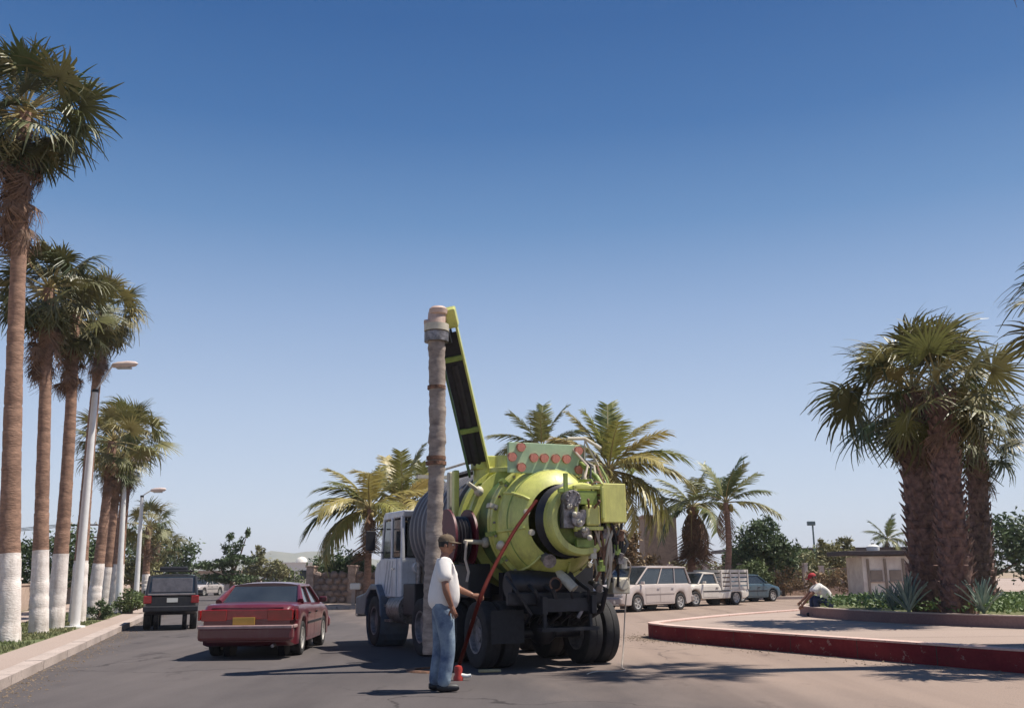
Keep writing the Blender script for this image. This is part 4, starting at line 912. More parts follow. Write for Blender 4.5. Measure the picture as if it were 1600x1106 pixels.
# front grey ribbed tank
prof = [(0.001, 1.36), (0.9, 1.36)]
y = 1.42
while y < 3.95:
    prof += [(1.05, y), (1.05, y + 0.10), (0.99, y + 0.13), (0.99, y + 0.22)]; y += 0.25
prof += [(0.9, y + 0.05), (0.001, y + 0.12)]
P('water_tank', MB().lathe(prof, (0, 0, 2.33), AX, 56), GREYTANK, smooth='auto')
P('side_panel', MB().box((-1.03, 1.55, 2.25), (0.16, 0.12, 2.05), mi=0), CREAM, bevel=0.02)
P('side_panel', MB().box((-1.07, 1.25, 2.35), (0.10, 0.14, 1.85)), LIME, bevel=0.02)
P('catwalk', MB().box((0, 2.7, 3.44), (0.5, 2.3, 0.05)), STEEL)
P('tank_rail', MB().tube([(-0.55, 1.6, 3.3), (-0.55, 1.6, 3.52), (-0.55, 3.7, 3.52), (-0.55, 3.7, 3.3)], 0.025, 6), CREAM)
P('cream_stripe', MB().box((-0.35, 3.85, 3.42), (1.2, 0.14, 0.06)), CREAM)
# cradle and side boxes
P('tank_cradle', MB().box((0, 0.2, 1.24), (1.3, 0.18, 0.5)).box((0, 1.1, 1.24), (1.3, 0.18, 0.5)).box((0, 2.2, 1.24), (1.3, 0.18, 0.5)).box((0, 3.4, 1.24), (1.3, 0.18, 0.5)), BLACKG)
P('side_tool_box', MB().box((-0.95, 0.95, 1.36), (0.4, 1.1, 0.55)), BLACK, bevel=0.02)
P('side_tool_box', MB().box((-0.93, 3.7, 1.0), (0.42, 0.75, 0.6)), BLACK, bevel=0.02)
P('fuel_tank', MB().cyl((-0.9, 4.2, 0.8), (-0.9, 5.1, 0.8), 0.3, n=20), STEEL, smooth='auto')
P('side_tool_box', MB().box((0.95, 1.4, 1.36), (0.4, 2.2, 0.55)), BLACK, bevel=0.02)
P('rear_beam', MB().box((-0.1, -0.75, 1.08), (1.7, 0.12, 0.2)), BLACKG, bevel=0.02)
P('rear_under_box', MB().lathe([(0.001, -0.5), (0.2, -0.5), (0.22, -0.46), (0.22, 0.56), (0.2, 0.6), (0.001, 0.6)], (-0.35, -0.55, 1.3), (1, 0, 0), 20), BLACKG, smooth='auto')
P('valve_wheel', MB().lathe([(0.09, -0.012), (0.11, 0), (0.09, 0.012), (0.08, 0)], (-0.2, -0.95, 1.3), (0, 1, 0), 16), RUST)
for k in range(6): P('pipe', MB().tube([(-0.9 + 0.3 * k, -0.6, 1.42 - 0.05 * (k % 3)), (-0.85 + 0.3 * k, -0.9 - 0.03 * k, 1.2), (-0.6 + 0.25 * k, -0.88, 0.85 + 0.04 * (k % 2)), (-0.5 + 0.2 * k, -0.5, 0.7)], 0.025 + 0.008 * (k % 3), 8), BLACKG, smooth=True)
for x in (-0.46, 0.46): P('leaf_spring', MB().box((x, 0.68, 0.80), (0.09, 1.5, 0.12)).box((x, 0.68, 0.70), (0.09, 1.0, 0.07)), BLACKG)
P('rear_step', MB().box((0.0, -0.98, 0.62), (1.0, 0.2, 0.05)).box((-0.4, -0.95, 0.8), (0.05, 0.05, 0.36)).box((0.4, -0.95, 0.8), (0.05, 0.05, 0.36)), BLACK)
for x in (-0.9,): P('mud_flap', MB().box((x, -0.66, 0.66), (0.56, 0.015, 0.5)), RUBBER)
P('tail_fitting', MB().box((0.98, -0.86, 1.26), (0.32, 0.22, 0.26)).cyl((0.98, -0.97, 1.28), (0.98, -1.06, 1.28), 0.10, n=12), CREAM, bevel=0.02)
P('tail_fitting', MB().cyl((0.55, -0.9, 1.28), (0.55, -1.02, 1.22), 0.07, n=10).box((0.30, -0.93, 0.95), (0.06, 0.05, 0.42), Matrix.Rotation(0.6, 3, 'Y')), STEEL, bevel=0.01)
P('drain_pipe', MB().tube([(0.0, -0.55, 1.5), (0.02, -0.9, 1.35), (0.1, -1.0, 1.22)], 0.08, 10), CREAM, smooth=True)
P('fender', MB().lathe([(0.60, -1.22), (0.60, -0.6), (0.57, -0.6), (0.57, -1.22)], (0, 5.95, 0.56), (1, 0, 0), 24), BLUEG)
# red hose reel on the left, behind the standing man
P('hose_reel', MB().lathe([(0.10, 0), (0.50, 0.0), (0.50, 0.04), (0.22, 0.05), (0.22, 0.36), (0.50, 0.37), (0.50, 0.41), (0.10, 0.41)], (-1.44, 0.72, 2.05), (1, 0, 0), 28), MAROONR, smooth='auto')
P('wound_hose', MB().lathe([(0.2, 0.06)] + [(0.36 + 0.03 * (k % 2), 0.06 + 0.03 * k) for k in range(10)] + [(0.2, 0.35)], (-1.44, 0.72, 2.05), (1, 0, 0), 24), BLACKG, smooth=True)
P('reel_frame', MB().box((-1.16, 0.72, 1.7), (0.5, 0.08, 0.1)).box((-1.46, 0.72, 1.85), (0.05, 0.08, 0.4)), BLACK)
P('hanging_cable', MB().tube([(-1.3, 0.1, 2.0), (-1.34, 0.05, 1.7), (-1.28, 0.05, 1.5), (-1.33, 0.0, 1.35)], 0.022, 6), HOSE2, smooth=True)
# yellow control cabinet on the right rear, with bracket frame in front of it
N0 = len(truck.children)
_before = set(truck.children)
P('cabinet', MB().box((1.17, -0.98, 2.60), (0.42, 0.36, 0.62)), YEL, bevel=0.015)
P('cabinet_bracket', MB().box((0.72, -1.08, 2.84), (0.5, 0.06, 0.06)).box((0.5, -1.08, 2.5), (0.05, 0.06, 0.7)).box((0.93, -1.2, 2.6), (0.05, 0.05, 0.5)).box((0.72, -1.1, 2.2), (0.5, 0.06, 0.06)), LIME, bevel=0.008)
P('bracket_box', MB().box((0.72, -1.0, 2.68), (0.34, 0.2, 0.22)), LIMED, bevel=0.01)
P('valve_block', MB().box((0.78, -1.06, 2.40), (0.24, 0.2, 0.32)), YEL, bevel=0.03)
P('valve_lever', MB().cyl((0.70, -1.16, 2.52), (0.62, -1.3, 2.62), 0.018, n=6).cyl((0.8, -1.16, 2.52), (0.8, -1.32, 2.60), 0.018, n=6).ball((0.62, -1.3, 2.62), 0.03, 6).ball((0.8, -1.32, 2.6), 0.03, 6), RUST)
P('gauge', MB().cyl((0.62, -1.05, 2.42), (0.62, -1.14, 2.42), 0.07, n=14), STEEL, smooth='auto')
for ch in truck.children:
    if ch not in _before: ch.location = (-0.50, -0.22, -0.05)
rg = random.Random(12)
for k in range(24):
    a = Vector((rg.uniform(0.3, 0.95), -1.1 - rg.uniform(0, 0.15), rg.uniform(2.1, 2.6))); b = Vector((rg.uniform(0.4, 1.0), -0.95 - rg.uniform(0, 0.2), rg.uniform(1.2, 1.7)))
    mid = a.lerp(b, 0.5) + Vector((rg.uniform(-0.2, 0.2), -rg.uniform(0.05, 0.25), rg.uniform(-0.1, 0.1)))
    pts = [a * (1 - t) ** 2 + mid * 2 * t * (1 - t) + b * t * t for t in [i / 8 for i in range(9)]]
    P('hydraulic_hose', MB().tube(pts, rg.uniform(0.014, 0.024), 6), [BLACKG, HOSE2, RUST, BLACKG, CREAM][k % 5], smooth=True)
for k in range(12):
    c = (rg.uniform(0.35, 0.9), -1.15 - rg.uniform(0, .1), rg.uniform(1.5, 2.9)); P('hose_coupling', MB().cyl(c, (c[0] + rg.uniform(-.06, .06), c[1] - 0.04, c[2] + 0.12), 0.04, n=8).box(c, (0.10, 0.09, 0.09)), [STEEL, LIMED, CREAM, RUST][k % 4])
# A-frame bracket right of the panel
P('a_frame', MB().tube([(0.52, -0.6, 3.0), (0.60, -0.55, 3.66), (0.92, -0.65, 3.0)], 0.028, 8).tube([(0.56, -0.58, 3.3), (0.77, -0.6, 3.3)], 0.022, 6).tube([(0.3, -0.5, 3.68), (0.6, -0.55, 3.69), (0.85, -0.65, 3.52)], 0.03, 8), CREAM, smooth=True)
for k in range(5):
    P('hydraulic_hose', MB().tube([(0.35 + 0.09 * k, -0.5, 3.55 - 0.1 * k), (0.52 + 0.06 * k, -0.78, 3.2), (0.4 + 0.1 * k, -0.9, 3.0), (0.42 + 0.09 * k, -1.1, 2.7)], 0.02, 6), [HOSE2, BLACKG, CREAM, RUST, LIMED][k], smooth=True)
# arrow panel
AP = Vector((-0.10, -0.52, 3.32))
ap = P('arrow_panel', MB().box(AP, (1.42, 0.07, 0.50)), PALEG, bevel=0.008)
lamp = MB().cyl((0, 0, 0), (0, -0.045, 0), 0.072, n=16).mesh('lamp', LAMPR); hood = MB()
n = 12; vs = []; fs = []
for k in range(n + 1):
    a = PI * k / n; vs += [(math.cos(a) * 0.082, 0, math.sin(a) * 0.082), (math.cos(a) * 0.080, -0.045, math.sin(a) * 0.080)]
for k in range(n): fs.append((2 * k, 2 * k + 1, 2 * k + 3, 2 * k + 2))
hoodm = MB().add(vs, fs).mesh('lamp_hood', LAMPR)
for x, z in ((-0.66, 0.0), (-0.5, 0.165), (-0.5, -0.165), (-0.27, 0), (-0.08, 0), (0.13, 0), (0.33, 0), (0.56, 0.15), (0.56, -0.17)):
    l_ = inst('lamp', lamp, ap, T(AP + Vector((x, -0.036, z)))); inst('lamp_hood', hoodm, ap, T(AP + Vector((x, -0.037, z))))
for x in (-0.55, 0.35): P('panel_leg', MB().cyl((x, -0.3, 3.1), (x, -0.46, 3.45), 0.03, n=8), BLACK)
# boom: world targets -> truck space
Minv = Matrix.Translation(TO) @ Matrix.Rotation(TH, 4, 'Z'); Minv = Minv.inverted()
def loc(p): return Minv @ Vector(p)
bt = loc(at(694, 500, 16.0)); bb = Vector((-0.62, 1.2, 3.22)); 
P('boom_pedestal', MB().cyl((-0.50, 1.25, 3.05), (-0.50, 1.25, 3.34), 0.22, n=16).box((-0.5, 1.2, 3.42), (0.5, 0.3, 0.25)), LIME, bevel=0.02)
P('boom_pedestal', MB().lathe([(0.3, 0), (0.3, 0.08), (0.2, 0.1), (0.2, 0.3)], (-0.3, 0.75, 3.2), n=16), LIME, smooth='auto')
bd = (bt - bb).normalized(); sidev = loc(Vector((1, 0, 0)) + TO); sidev = Vector((sidev.x, sidev.y, 0)).normalized(); sidev = (sidev - bd * sidev.dot(bd)).normalized(); nv = bd.cross(sidev); M3 = Matrix((sidev, nv, bd)).transposed(); BL = (bt - bb).length
for s_ in (-1, 1): 
    w0 = 0.24; P('boom_beam', MB().box(bb + bd * (BL / 2) + sidev * (s_ * 0.185), (0.038, 0.17, BL), M3), DGREEN if s_ < 0 else LIME, bevel=0.008)  # shade painted into the left beam as dark green, right beam bright lime
P('boom_cylinder', MB().cyl(bb + bd * 0.2, bb + bd * (BL * 0.72), 0.085, n=14).cyl(bb + bd * (BL * 0.7), bb + bd * (BL * 0.97), 0.04, n=10), BLACKG, smooth='auto')
P('boom_back_plate', MB().box(bb + bd * (BL * 0.5) + nv * -0.03, (0.325, 0.02, BL * 0.84), M3), BLACKG)
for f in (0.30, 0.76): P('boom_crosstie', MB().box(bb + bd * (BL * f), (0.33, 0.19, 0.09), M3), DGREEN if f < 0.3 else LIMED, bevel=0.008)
for k in range(4):
    pts = [bb + bd * (BL * f) + sidev * (-0.1 + 0.06 * k + 0.02 * math.sin(9 * f + k)) + nv * (0.1) for f in [i / 10 for i in range(11)]]
    P('hydraulic_hose', MB().tube(pts, 0.017, 6), BLACK)
P('boom_head', MB().box(bt + bd * 0.02, (0.46, 0.26, 0.34), M3), LIME, bevel=0.03)
P('boom_tip_wheel', MB().cyl(bt + Vector((0.0, -0.05, -0.32)) - sidev * 0.02, bt + Vector((0, -0.05, -0.32)) + sidev * 0.1, 0.12, n=16), BLACKG)
hx = loc(at(679, 880, 15.75)); ht = loc(at(682, 520, 15.75))
P('elbow', MB().tube([bt + Vector((0, 0, -0.08)), bt + Vector((0, 0, 0.0)) - sidev * 0.08, Vector((ht.x, ht.y, bt.z + 0.02)), Vector((ht.x, ht.y, bt.z - 0.08)), Vector((ht.x, ht.y, ht.z - 0.1))], [0.14, 0.155, 0.15, 0.15, 0.145], 16), mat('pale_pink_elbow', (0.50, 0.36, 0.30), 0.6), smooth=True)
P('clamp_ring', MB().lathe([(0.15, 0), (0.21, 0), (0.21, 0.12), (0.15, 0.12)], (ht.x, ht.y, ht.z + 0.02), n=20), CREAM, smooth='auto')
P('clamp_ring', MB().lathe([(0.15, 0), (0.205, 0), (0.205, 0.16), (0.15, 0.16)], (ht.x, ht.y, ht.z - 0.16), n=20), STEEL, smooth='auto')
P('elbow_cap', MB().lathe([(0.10, 0), (0.15, 0.02), (0.16, 0.10), (0.12, 0.14), (0.001, 0.15)], (ht.x + 0.03, ht.y, bt.z + 0.02), n=18).cyl((ht.x - 0.2, ht.y, ht.z + 0.14), (ht.x - 0.12, ht.y, ht.z + 0.16), 0.07, n=10), mat('pale_pink_elbow', (0.50, 0.36, 0.30), 0.6), smooth='auto')
# ribbed suction hose hanging down to the manhole
pts = []; rr = []; zt = ht.z - 0.1; zb = 0.25; nseg = 90; rg = random.Random(5)
for i in range(nseg + 1):
    f = i / nseg; z = zt + (zb - zt) * f
    bx = 0.035 * math.sin(f * 5) - 0.02 * f
    pts.append(Vector((ht.x + (hx.x - ht.x) * f + bx, ht.y + (hx.y - ht.y) * f, z))); base_r = 0.128 if z < 3.1 else 0.138
    rr.append(base_r * (1.0 + (0.035 if i % 2 else -0.02) + rg.uniform(-0.02, 0.02)) * (1.05 if i % 9 in (3, 4) else 1) * (1 + 0.03 * math.sin(i * 0.9)))
P('suction_hose', MB().tube(pts, rr, 18), HOSE, smooth=True)
for pz, rr_ in ((at(679, 724, 15.75).z, 0.185), (at(679, 716, 15.75).z, 0.175), (at(679, 606, 15.75).z, 0.168)): P('hose_clamp', MB().lathe([(0.12, -0.03), (rr_ * 0.92, -0.03), (rr_ * 0.92, 0.03), (0.12, 0.03)], (ht.x + 0.01, ht.y, pz), n=20), RUST, smooth='auto')
# cab
CW = 1.08
def extr(prof, x0, x1, m, name, parent=truck, bevel=0.03, **k):
    mb = MB(); n = len(prof); vs = [(x0, y, z) for y, z in prof] + [(x1, y, z) for y, z in prof]
    fs = [tuple(range(n - 1, -1, -1)), tuple(range(n, 2 * n))] + [(i, (i + 1) % n, n + (i + 1) % n, n + i) for i in range(n)]
    mb.add(vs, fs); return mb.build(name, m, parent, bevel=bevel, **k)
cab = extr([(4.45, 1.0), (6.1, 1.0), (6.15, 1.75), (6.0, 1.82), (4.45, 1.82)], -CW, CW, WCAB, 'cab_body')
extr([(4.45, 2.64), (4.4, 2.78), (5.8, 2.80), (5.95, 2.70), (5.9, 2.63)], -CW + 0.03, CW - 0.03, WCAB, 'cab_roof')
for x in (-CW + 0.05, CW - 0.05):
    for (ya, yb) in ((4.5, 4.52), (5.98, 5.82), (5.22, 5.22)):
        extr([(ya - 0.05, 1.80), (ya + 0.05, 1.80), (yb + 0.05, 2.66), (yb - 0.05, 2.66)], x - 0.035, x + 0.035, WCAB, 'cab_pillar', bevel=0.01)
    extr([(4.57, 1.84), (5.16, 1.84), (5.16, 2.6), (4.57, 2.6)], x - 0.012, x + 0.012, GLASS, 'side_window', bevel=0)
    extr([(5.28, 1.84), (5.92, 1.84), (5.77, 2.6), (5.28, 2.6)], x - 0.012, x + 0.012, GLASS, 'side_window', bevel=0)
extr([(4.44, 1.83), (4.47, 1.83), (4.47, 2.62), (4.44, 2.62)], -0.95, 0.95, GLASS, 'rear_window', bevel=0)
extr([(6.0, 1.83), (6.03, 1.83), (5.88, 2.62), (5.85, 2.62)], -0.98, 0.98, GLASS, 'windshield', bevel=0)
dr = P('door', MB().box((-CW - 0.012, 5.3, 1.42), (0.03, 1.15, 0.78)), WCAB, bevel=0.012)
P('door_handle', MB().box((-CW - 0.045, 4.86, 1.60), (0.03, 0.16, 0.04)), CHROME, dr)
DIAG = mat('grey_stripe_paint', (0.30, 0.32, 0.36), 0.4)
for k in range(3): P('door_stripe', MB().box((-CW - 0.029, 5.05 + 0.2 * k, 1.42), (0.006, 0.05, 0.72), Matrix.Rotation(0.35, 3, 'X')), DIAG, dr)
extr([(6.13, 1.0), (7.5, 1.0), (7.5, 1.55), (7.35, 1.75), (6.13, 1.86)], -0.78, 0.78, WCAB, 'hood')
extr([(5.35, 0.62), (5.45, 1.05), (5.75, 1.28), (6.2, 1.28), (6.6, 1.1), (7.4, 1.0), (7.4, 0.62), (6.62, 0.62), (6.5, 0.98), (6.2, 1.16), (5.75, 1.16), (5.5, 0.95), (5.43, 0.62)], -1.24, -0.80, BLUEG, 'front_fender')
extr([(5.35, 0.62), (5.45, 1.05), (5.75, 1.28), (6.2, 1.28), (6.6, 1.1), (7.4, 1.0), (7.4, 0.62), (6.62, 0.62), (6.5, 0.98), (6.2, 1.16), (5.75, 1.16), (5.5, 0.95), (5.43, 0.62)], 0.80, 1.24, BLUEG, 'front_fender')
P('front_bumper', MB().box((0, 7.62, 0.7), (2.35, 0.14, 0.3)), CHROME, bevel=0.03)
for x in (-0.95, 0.95): P('headlight', MB().cyl((x, 7.4, 0.9), (x, 7.46, 0.9), 0.11, n=16), CHROME)
for s_ in (-1, 1):
    P('mirror_arm', MB().tube([(s_ * CW, 5.8, 2.45), (s_ * (CW + 0.3), 5.75, 2.45), (s_ * (CW + 0.3), 5.75, 1.95), (s_ * CW, 5.8, 1.95)], 0.016, 6), BLACK)
    P('mirror', MB().box((s_ * (CW + 0.3), 5.73, 2.2), (0.2, 0.05, 0.42)), BLACK, bevel=0.015)
P('cab_step', MB().box((-1.0, 5.15, 0.55), (0.3, 0.5, 0.05)).box((-1.0, 5.15, 0.85), (0.3, 0.5, 0.05)), STEEL)
P('exhaust_stack', MB().cyl((-0.75, 4.25, 1.2), (-0.75, 4.25, 2.35), 0.07, n=12).cyl((-0.75, 4.25, 2.3), (-0.75, 4.2, 2.65), 0.05, n=10), STEEL, smooth='auto')
P('air_tank', MB().cyl((-0.75, 4.22, 1.62), (-0.75, 4.4, 1.62), 0.12, n=12), WCAB)

# ================================================================ LOOSE THINGS ROUND THE TRUCK
# red jetting hose from the tank to the ground, held by the man
a = at(838, 782, 15.0); b = at(802, 832, 14.4); c = at(753, 927, 13.08); d = at(734, 985, 13.2); e = at(718, 1036, 13.6)
def bez(pts, n=10):
    o = []
    q = [pts[0]] + pts + [pts[-1]]
    for i in range(1, len(q) - 2):
        for k in range(n):
            t = k / n; p0, p1, p2, p3 = q[i - 1], q[i], q[i + 1], q[i + 2]
            o.append(0.5 * ((2 * p1) + (p2 - p0) * t + (2 * p0 - 5 * p1 + 4 * p2 - p3) * t * t + (3 * p1 - p0 - 3 * p2 + p3) * t ** 3))
    o.append(pts[-1]); return o
hz = [a, at(820, 806, 14.7), b, at(775, 880, 13.8), c, d, e]
o = MB().tube(bez(hz, 6), 0.027, 10).build('jetting_hose', REDHOSE, smooth=True); tag(o, 'red hose slanting from the tank door down past the hand of the standing man', 'hose')
# red nozzle bucket at his feet
b_ = gnd(716, 1048, 0.13); zb = b_.z
NS = 0.62
t_ = thing('hose_nozzle', 'red and white nozzle head at the lower end of the red hose', 'nozzle', b_)
MB().lathe([(0.001, 0.06), (0.035, 0.05), (0.045, 0.02), (0.036, -0.03), (0.05, -0.06), (0.05, -0.09), (0.001, -0.09)], n=16).build('nozzle_body', REDP, t_, smooth='auto')
MB().tube([(0.03, 0, -0.04), (0.09, 0, -0.05), (0.13, 0, -0.04)], [0.022, 0.02, 0.016], 10).build('spout', WHITE, t_, smooth=True)
t_.scale = (1.4, 1.4, 1.4)
b_ = gnd(765, 1050); t_ = thing('plank', 'short yellowish plank lying on the road right of the red nozzle', 'plank', b_, 0.12)
MB().box((0, 0, 0.025), (0.34, 0.12, 0.035)).build('board', mat('pale_wood', (0.48, 0.38, 0.20), 0.8, var=0.2, stretch=(1, 8, 1)), t_, bevel=0.006)
# light hose looping down at the right rear of the truck and lying on the road
pts = [Vector((*TO.xy, 0)) + Matrix.Rotation(TH, 3, 'Z') @ Vector(v) for v in ((0.95, -1.0, 1.75), (1.02, -1.2, 1.6), (1.12, -0.92, 1.3), (1.17, -0.72, 0.85), (1.10, -0.75, 0.32), (0.86, -1.1, 0.04), (0.6, -1.6, 0.02), (0.2, -1.5, 0.02), (-0.1, -1.75, 0.02))]
o = MB().tube(bez(pts, 8), 0.011, 8).build('air_hose', HOSE2, smooth=True); tag(o, 'thin pale hose looping down beside the right rear tyre onto the road', 'hose')
pts = [Vector((*TO.xy, 0)) + Matrix.Rotation(TH, 3, 'Z') @ Vector(v) for v in ((1.0, -0.95, 1.3), (0.75, -1.15, 1.45), (0.5, -1.1, 1.3), (0.3, -0.95, 1.28))]
# manhole under the suction hose
b_ = truck.matrix_basis @ Vector((hx.x, hx.y, 0)); b_.z = 0.004
t_ = thing('manhole', 'open round manhole with iron rim under the hanging suction hose', 'manhole', b_)
MB().lathe([(0.30, 0.006), (0.30, 0.03), (0.42, 0.03), (0.44, 0.002)], n=28).build('rim', RUST, t_, smooth='auto'); MB().lathe([(0.001, 0.008), (0.30, 0.008)], n=28).build('opening', BLACKG, t_)

# ================================================================ CARS
CARP = {}
def paint(name, col, rough=0.28, var=0.06): return mat(name, col, rough, metal=0.0, var=var, scale=1.2, coat=0.5, dirt=0.22, dirtc=(0.22, 0.16, 0.13), dscale=1.2)
def car(name, label, cat, loc, heading, Lc, Wc, wb, r_w, zb, belt, rooff, gh, pm, group=None, detail='sedan', rimm=None, lowpaint=None, cabside=None):
    """local frame: +y forward, origin on the ground in the middle. belt: list of (y, z_top) for the lower body. gh = (y_ws_base, y_ws_top, y_rw_top, y_rw_base)"""
    t_ = thing(name, label, cat, loc, heading, group)
    hl = Lc / 2; hw = Wc / 2; ya, yb = wb[0], wb[1]; ra = r_w * 1.2
    def ztop(y):
        for (a, za), (b, zb_) in zip(belt, belt[1:]):
            if a <= y <= b:
                t = (y - a) / (b - a); t = t * t * (3 - 2 * t); return za + (zb_ - za) * t
        return belt[-1][1]
    ys = sorted(set([-hl + Lc * i / 56 for i in range(57)] + [ya + ra * math.cos(PI * k / 14) for k in range(15)] + [yb + ra * math.cos(PI * k / 14) for k in range(15)]))
    rows = []
    for y in ys:
        e = abs(y) / hl; tw = 1 - 0.10 * max(0, (e - 0.78) / 0.22) ** 2.2; wv = hw * tw; z0 = zb + 0.10 * max(0, (e - 0.85) / 0.15) ** 2
        for yw in (ya, yb):
            if abs(y - yw) <= ra: z0 = max(z0, r_w + math.sqrt(max(0, ra * ra - (y - yw) ** 2)) * 0.98)
        zt = ztop(y) - 0.05 * max(0, (e - 0.94) / 0.06) ** 2; z0 = min(z0, zt - 0.16)
        h_ = zt - z0
        zsh = zb + (zt - zb) * 0.55
        ring_ = [(0, z0), (wv * 0.9, z0), (wv * 0.985, z0 + 0.03), (wv * 1.0, max(z0 + 0.06, zsh)), (wv * 0.995, max(z0 + 0.10, zt - 0.14)), (wv * 0.965, zt - 0.045), (wv * 0.90, zt - 0.008), (wv * 0.55, zt + 0.006), (0, zt + 0.012)]
        rows.append([(x, y, z) for x, z in ring_] + [(-x, y, z) for x, z in ring_[-2:0:-1]])
    n = len(rows[0]); mb = MB(); vs = [p for r_ in rows for p in r_]; m = len(rows)
    fs = [(i * n + k, i * n + (k + 1) % n, (i + 1) * n + (k + 1) % n, (i + 1) * n + k) for i in range(m - 1) for k in range(n)]
    fs += [tuple(range(n)), tuple(range((m - 1) * n + n - 1, (m - 1) * n - 1, -1))]
    mb.add(vs, fs); mb.build('body', pm, t_, smooth='auto')
    MB().box((0, 0, zb + 0.12), (Wc * 0.72, Lc * 0.86, 0.22)).build('underbody', BLACKG, t_)
    for yw in (ya, yb):
        for sx in (-1, 1):
            MB().cyl((sx * (hw - 0.42), yw, r_w), (sx * (hw - 0.30), yw, r_w), ra * 0.98, n=20).build('wheel_well', BLACKG, t_)
    # greenhouse: corner points
    y1, y2, y3, y4 = gh; zw = ztop(y1) - 0.0; zr = ztop(y4); wbm = hw * 0.90; wt = hw * (0.74 if detail == 'sedan' else 0.82)
    if cabside: wt = hw * cabside
    A = [Vector((wbm, y1, zw)), Vector((wt, y2, rooff - 0.06)), Vector((wt, y3, rooff - 0.06)), Vector((wbm, y4, zr))]
    pr = 0.032 if detail != 'suv' else 0.04
    bl = y4 + (y1 - y4) * 0.5
    bmid = [y for y in ({'sedan': [0.50], 'van': [0.62, 0.3], 'suv': [0.66, 0.36], 'pickup': []}[detail])]
    for sx in (-1, 1):
        Q = [Vector((v.x * sx, v.y, v.z)) for v in A]
        mb = MB(); mb.tube([Q[0], Q[1]], pr, 8).tube([Q[1], Q[2]], pr, 8).tube([Q[2], Q[3]], [pr, pr * (2.2 if detail == 'sedan' else 1.4)], 8)
        for f in bmid:
            lo = Q[3].lerp(Q[0], f); hi = Q[2].lerp(Q[1], min(1, max(0, f))); lo.z = ztop(lo.y) - 0.02; mb.tube([lo, hi], pr * 0.8, 8)
        mb.build('pillars', pm, t_, smooth=True)
        ins = Vector((-sx * 0.015, 0, 0)); mb = MB()
        N_ = 10; lo_ = [Q[3].lerp(Q[0], i / N_) for i in range(N_ + 1)]; hi_ = [Q[2].lerp(Q[1], i / N_) for i in range(N_ + 1)]
        vs = []
        for a_, b_2 in zip(lo_, hi_):
            a_ = Vector((a_.x, a_.y, ztop(a_.y) - 0.03)); vs += [a_ + ins, b_2 + ins]
        mb.add(vs, [(2 * i, 2 * i + 2, 2 * i + 3, 2 * i + 1) if sx > 0 else (2 * i, 2 * i + 1, 2 * i + 3, 2 * i + 2) for i in range(N_)]); mb.build('side_window', GLASS, t_)
    def pane(nm, p0, p1, dy):
        l = Vector((-p0.x, p0.y, p0.z)); h = Vector((-p1.x, p1.y, p1.z)); o_ = Vector((0, dy, 0)); cen = Vector((0, dy * 3.5 if detail == 'sedan' else dy * 1.5, 0))
        vs = [p0 + o_, (p0 + l) / 2 + o_ + cen, l + o_, p1 + o_, (p1 + h) / 2 + o_ + cen, h + o_]
        return MB().add(vs, [(0, 1, 4, 3), (1, 2, 5, 4)] if dy > 0 else [(1, 0, 3, 4), (2, 1, 4, 5)]).build(nm, GLASS, t_)
    pane('windshield', A[0] + Vector((0, 0, -0.02)), A[1], 0.012); rwin = pane('rear_window', A[3] + Vector((0, 0, -0.02)), A[2], -0.012)
    # roof
    mb = MB(); nn_ = 8; vs = []
    for i in range(nn_ + 1):
        f = i / nn_; y = A[2].y + (A[1].y - A[2].y) * f; cz = 0.02 * math.sin(f * PI)
        for k in range(9):
            u = -1 + k / 4; vs.append((u * (wt + 0.012), y, rooff - 0.045 + cz + 0.05 * (1 - abs(u) ** 3)))
    for i in range(nn_ + 1):
        f = i / nn_; y = A[2].y + (A[1].y - A[2].y) * f
        for k in range(9): u = -1 + k / 4; vs.append((u * (wt + 0.0), y, rooff - 0.08))
    o1 = (nn_ + 1) * 9
    fs = [(i * 9 + k, i * 9 + k + 1, (i + 1) * 9 + k + 1, (i + 1) * 9 + k) for i in range(nn_) for k in range(8)]
    fs += [(o1 + i * 9 + k, o1 + (i + 1) * 9 + k, o1 + (i + 1) * 9 + k + 1, o1 + i * 9 + k + 1) for i in range(nn_) for k in range(8)]
    fs += [(k, o1 + k, o1 + k + 1, k + 1) for k in range(8)] + [(nn_ * 9 + k, nn_ * 9 + k + 1, o1 + nn_ * 9 + k + 1, o1 + nn_ * 9 + k) for k in range(8)]
    fs += [(i * 9, (i + 1) * 9, o1 + (i + 1) * 9, o1 + i * 9) for i in range(nn_)] + [(i * 9 + 8, o1 + i * 9 + 8, o1 + (i + 1) * 9 + 8, (i + 1) * 9 + 8) for i in range(nn_)]
    mb.add(vs, fs); mb.build('roof', pm, t_, smooth='auto')
    # wheels
    key = ('w', round(r_w, 3))
    if key not in CARP: CARP[key] = (tyre_me('tyre', r_w, 0.2, r_w * 0.64), {})
    rk = rimm.name if rimm else 'alloy_rim'
    if rk not in CARP[key][1]: CARP[key][1][rk] = rim_me('rim', r_w * 0.64, 0.2, rimm or ALLOY, 5, 0.07)
    for yw in (ya, yb):
        for sx in (-1, 1): wheel(t_, sx * (hw - 0.11), yw, r_w, CARP[key][0], CARP[key][1][rk])
    # doors as thin proud panels following the side
    zlo, zhi = zb + 0.10, ztop((y1 + y4) / 2) - 0.13
    spans = {'sedan': [(yb - ra - 0.06 - 0.02, None)], }
    d0, d1 = ya + ra + 0.04, yb - ra - 0.10
    cuts = {'sedan': 2, 'van': 2, 'suv': 1, 'pickup': 1}[detail]
    lo_y = max(d0, gh[3]) if detail == 'pickup' else d0
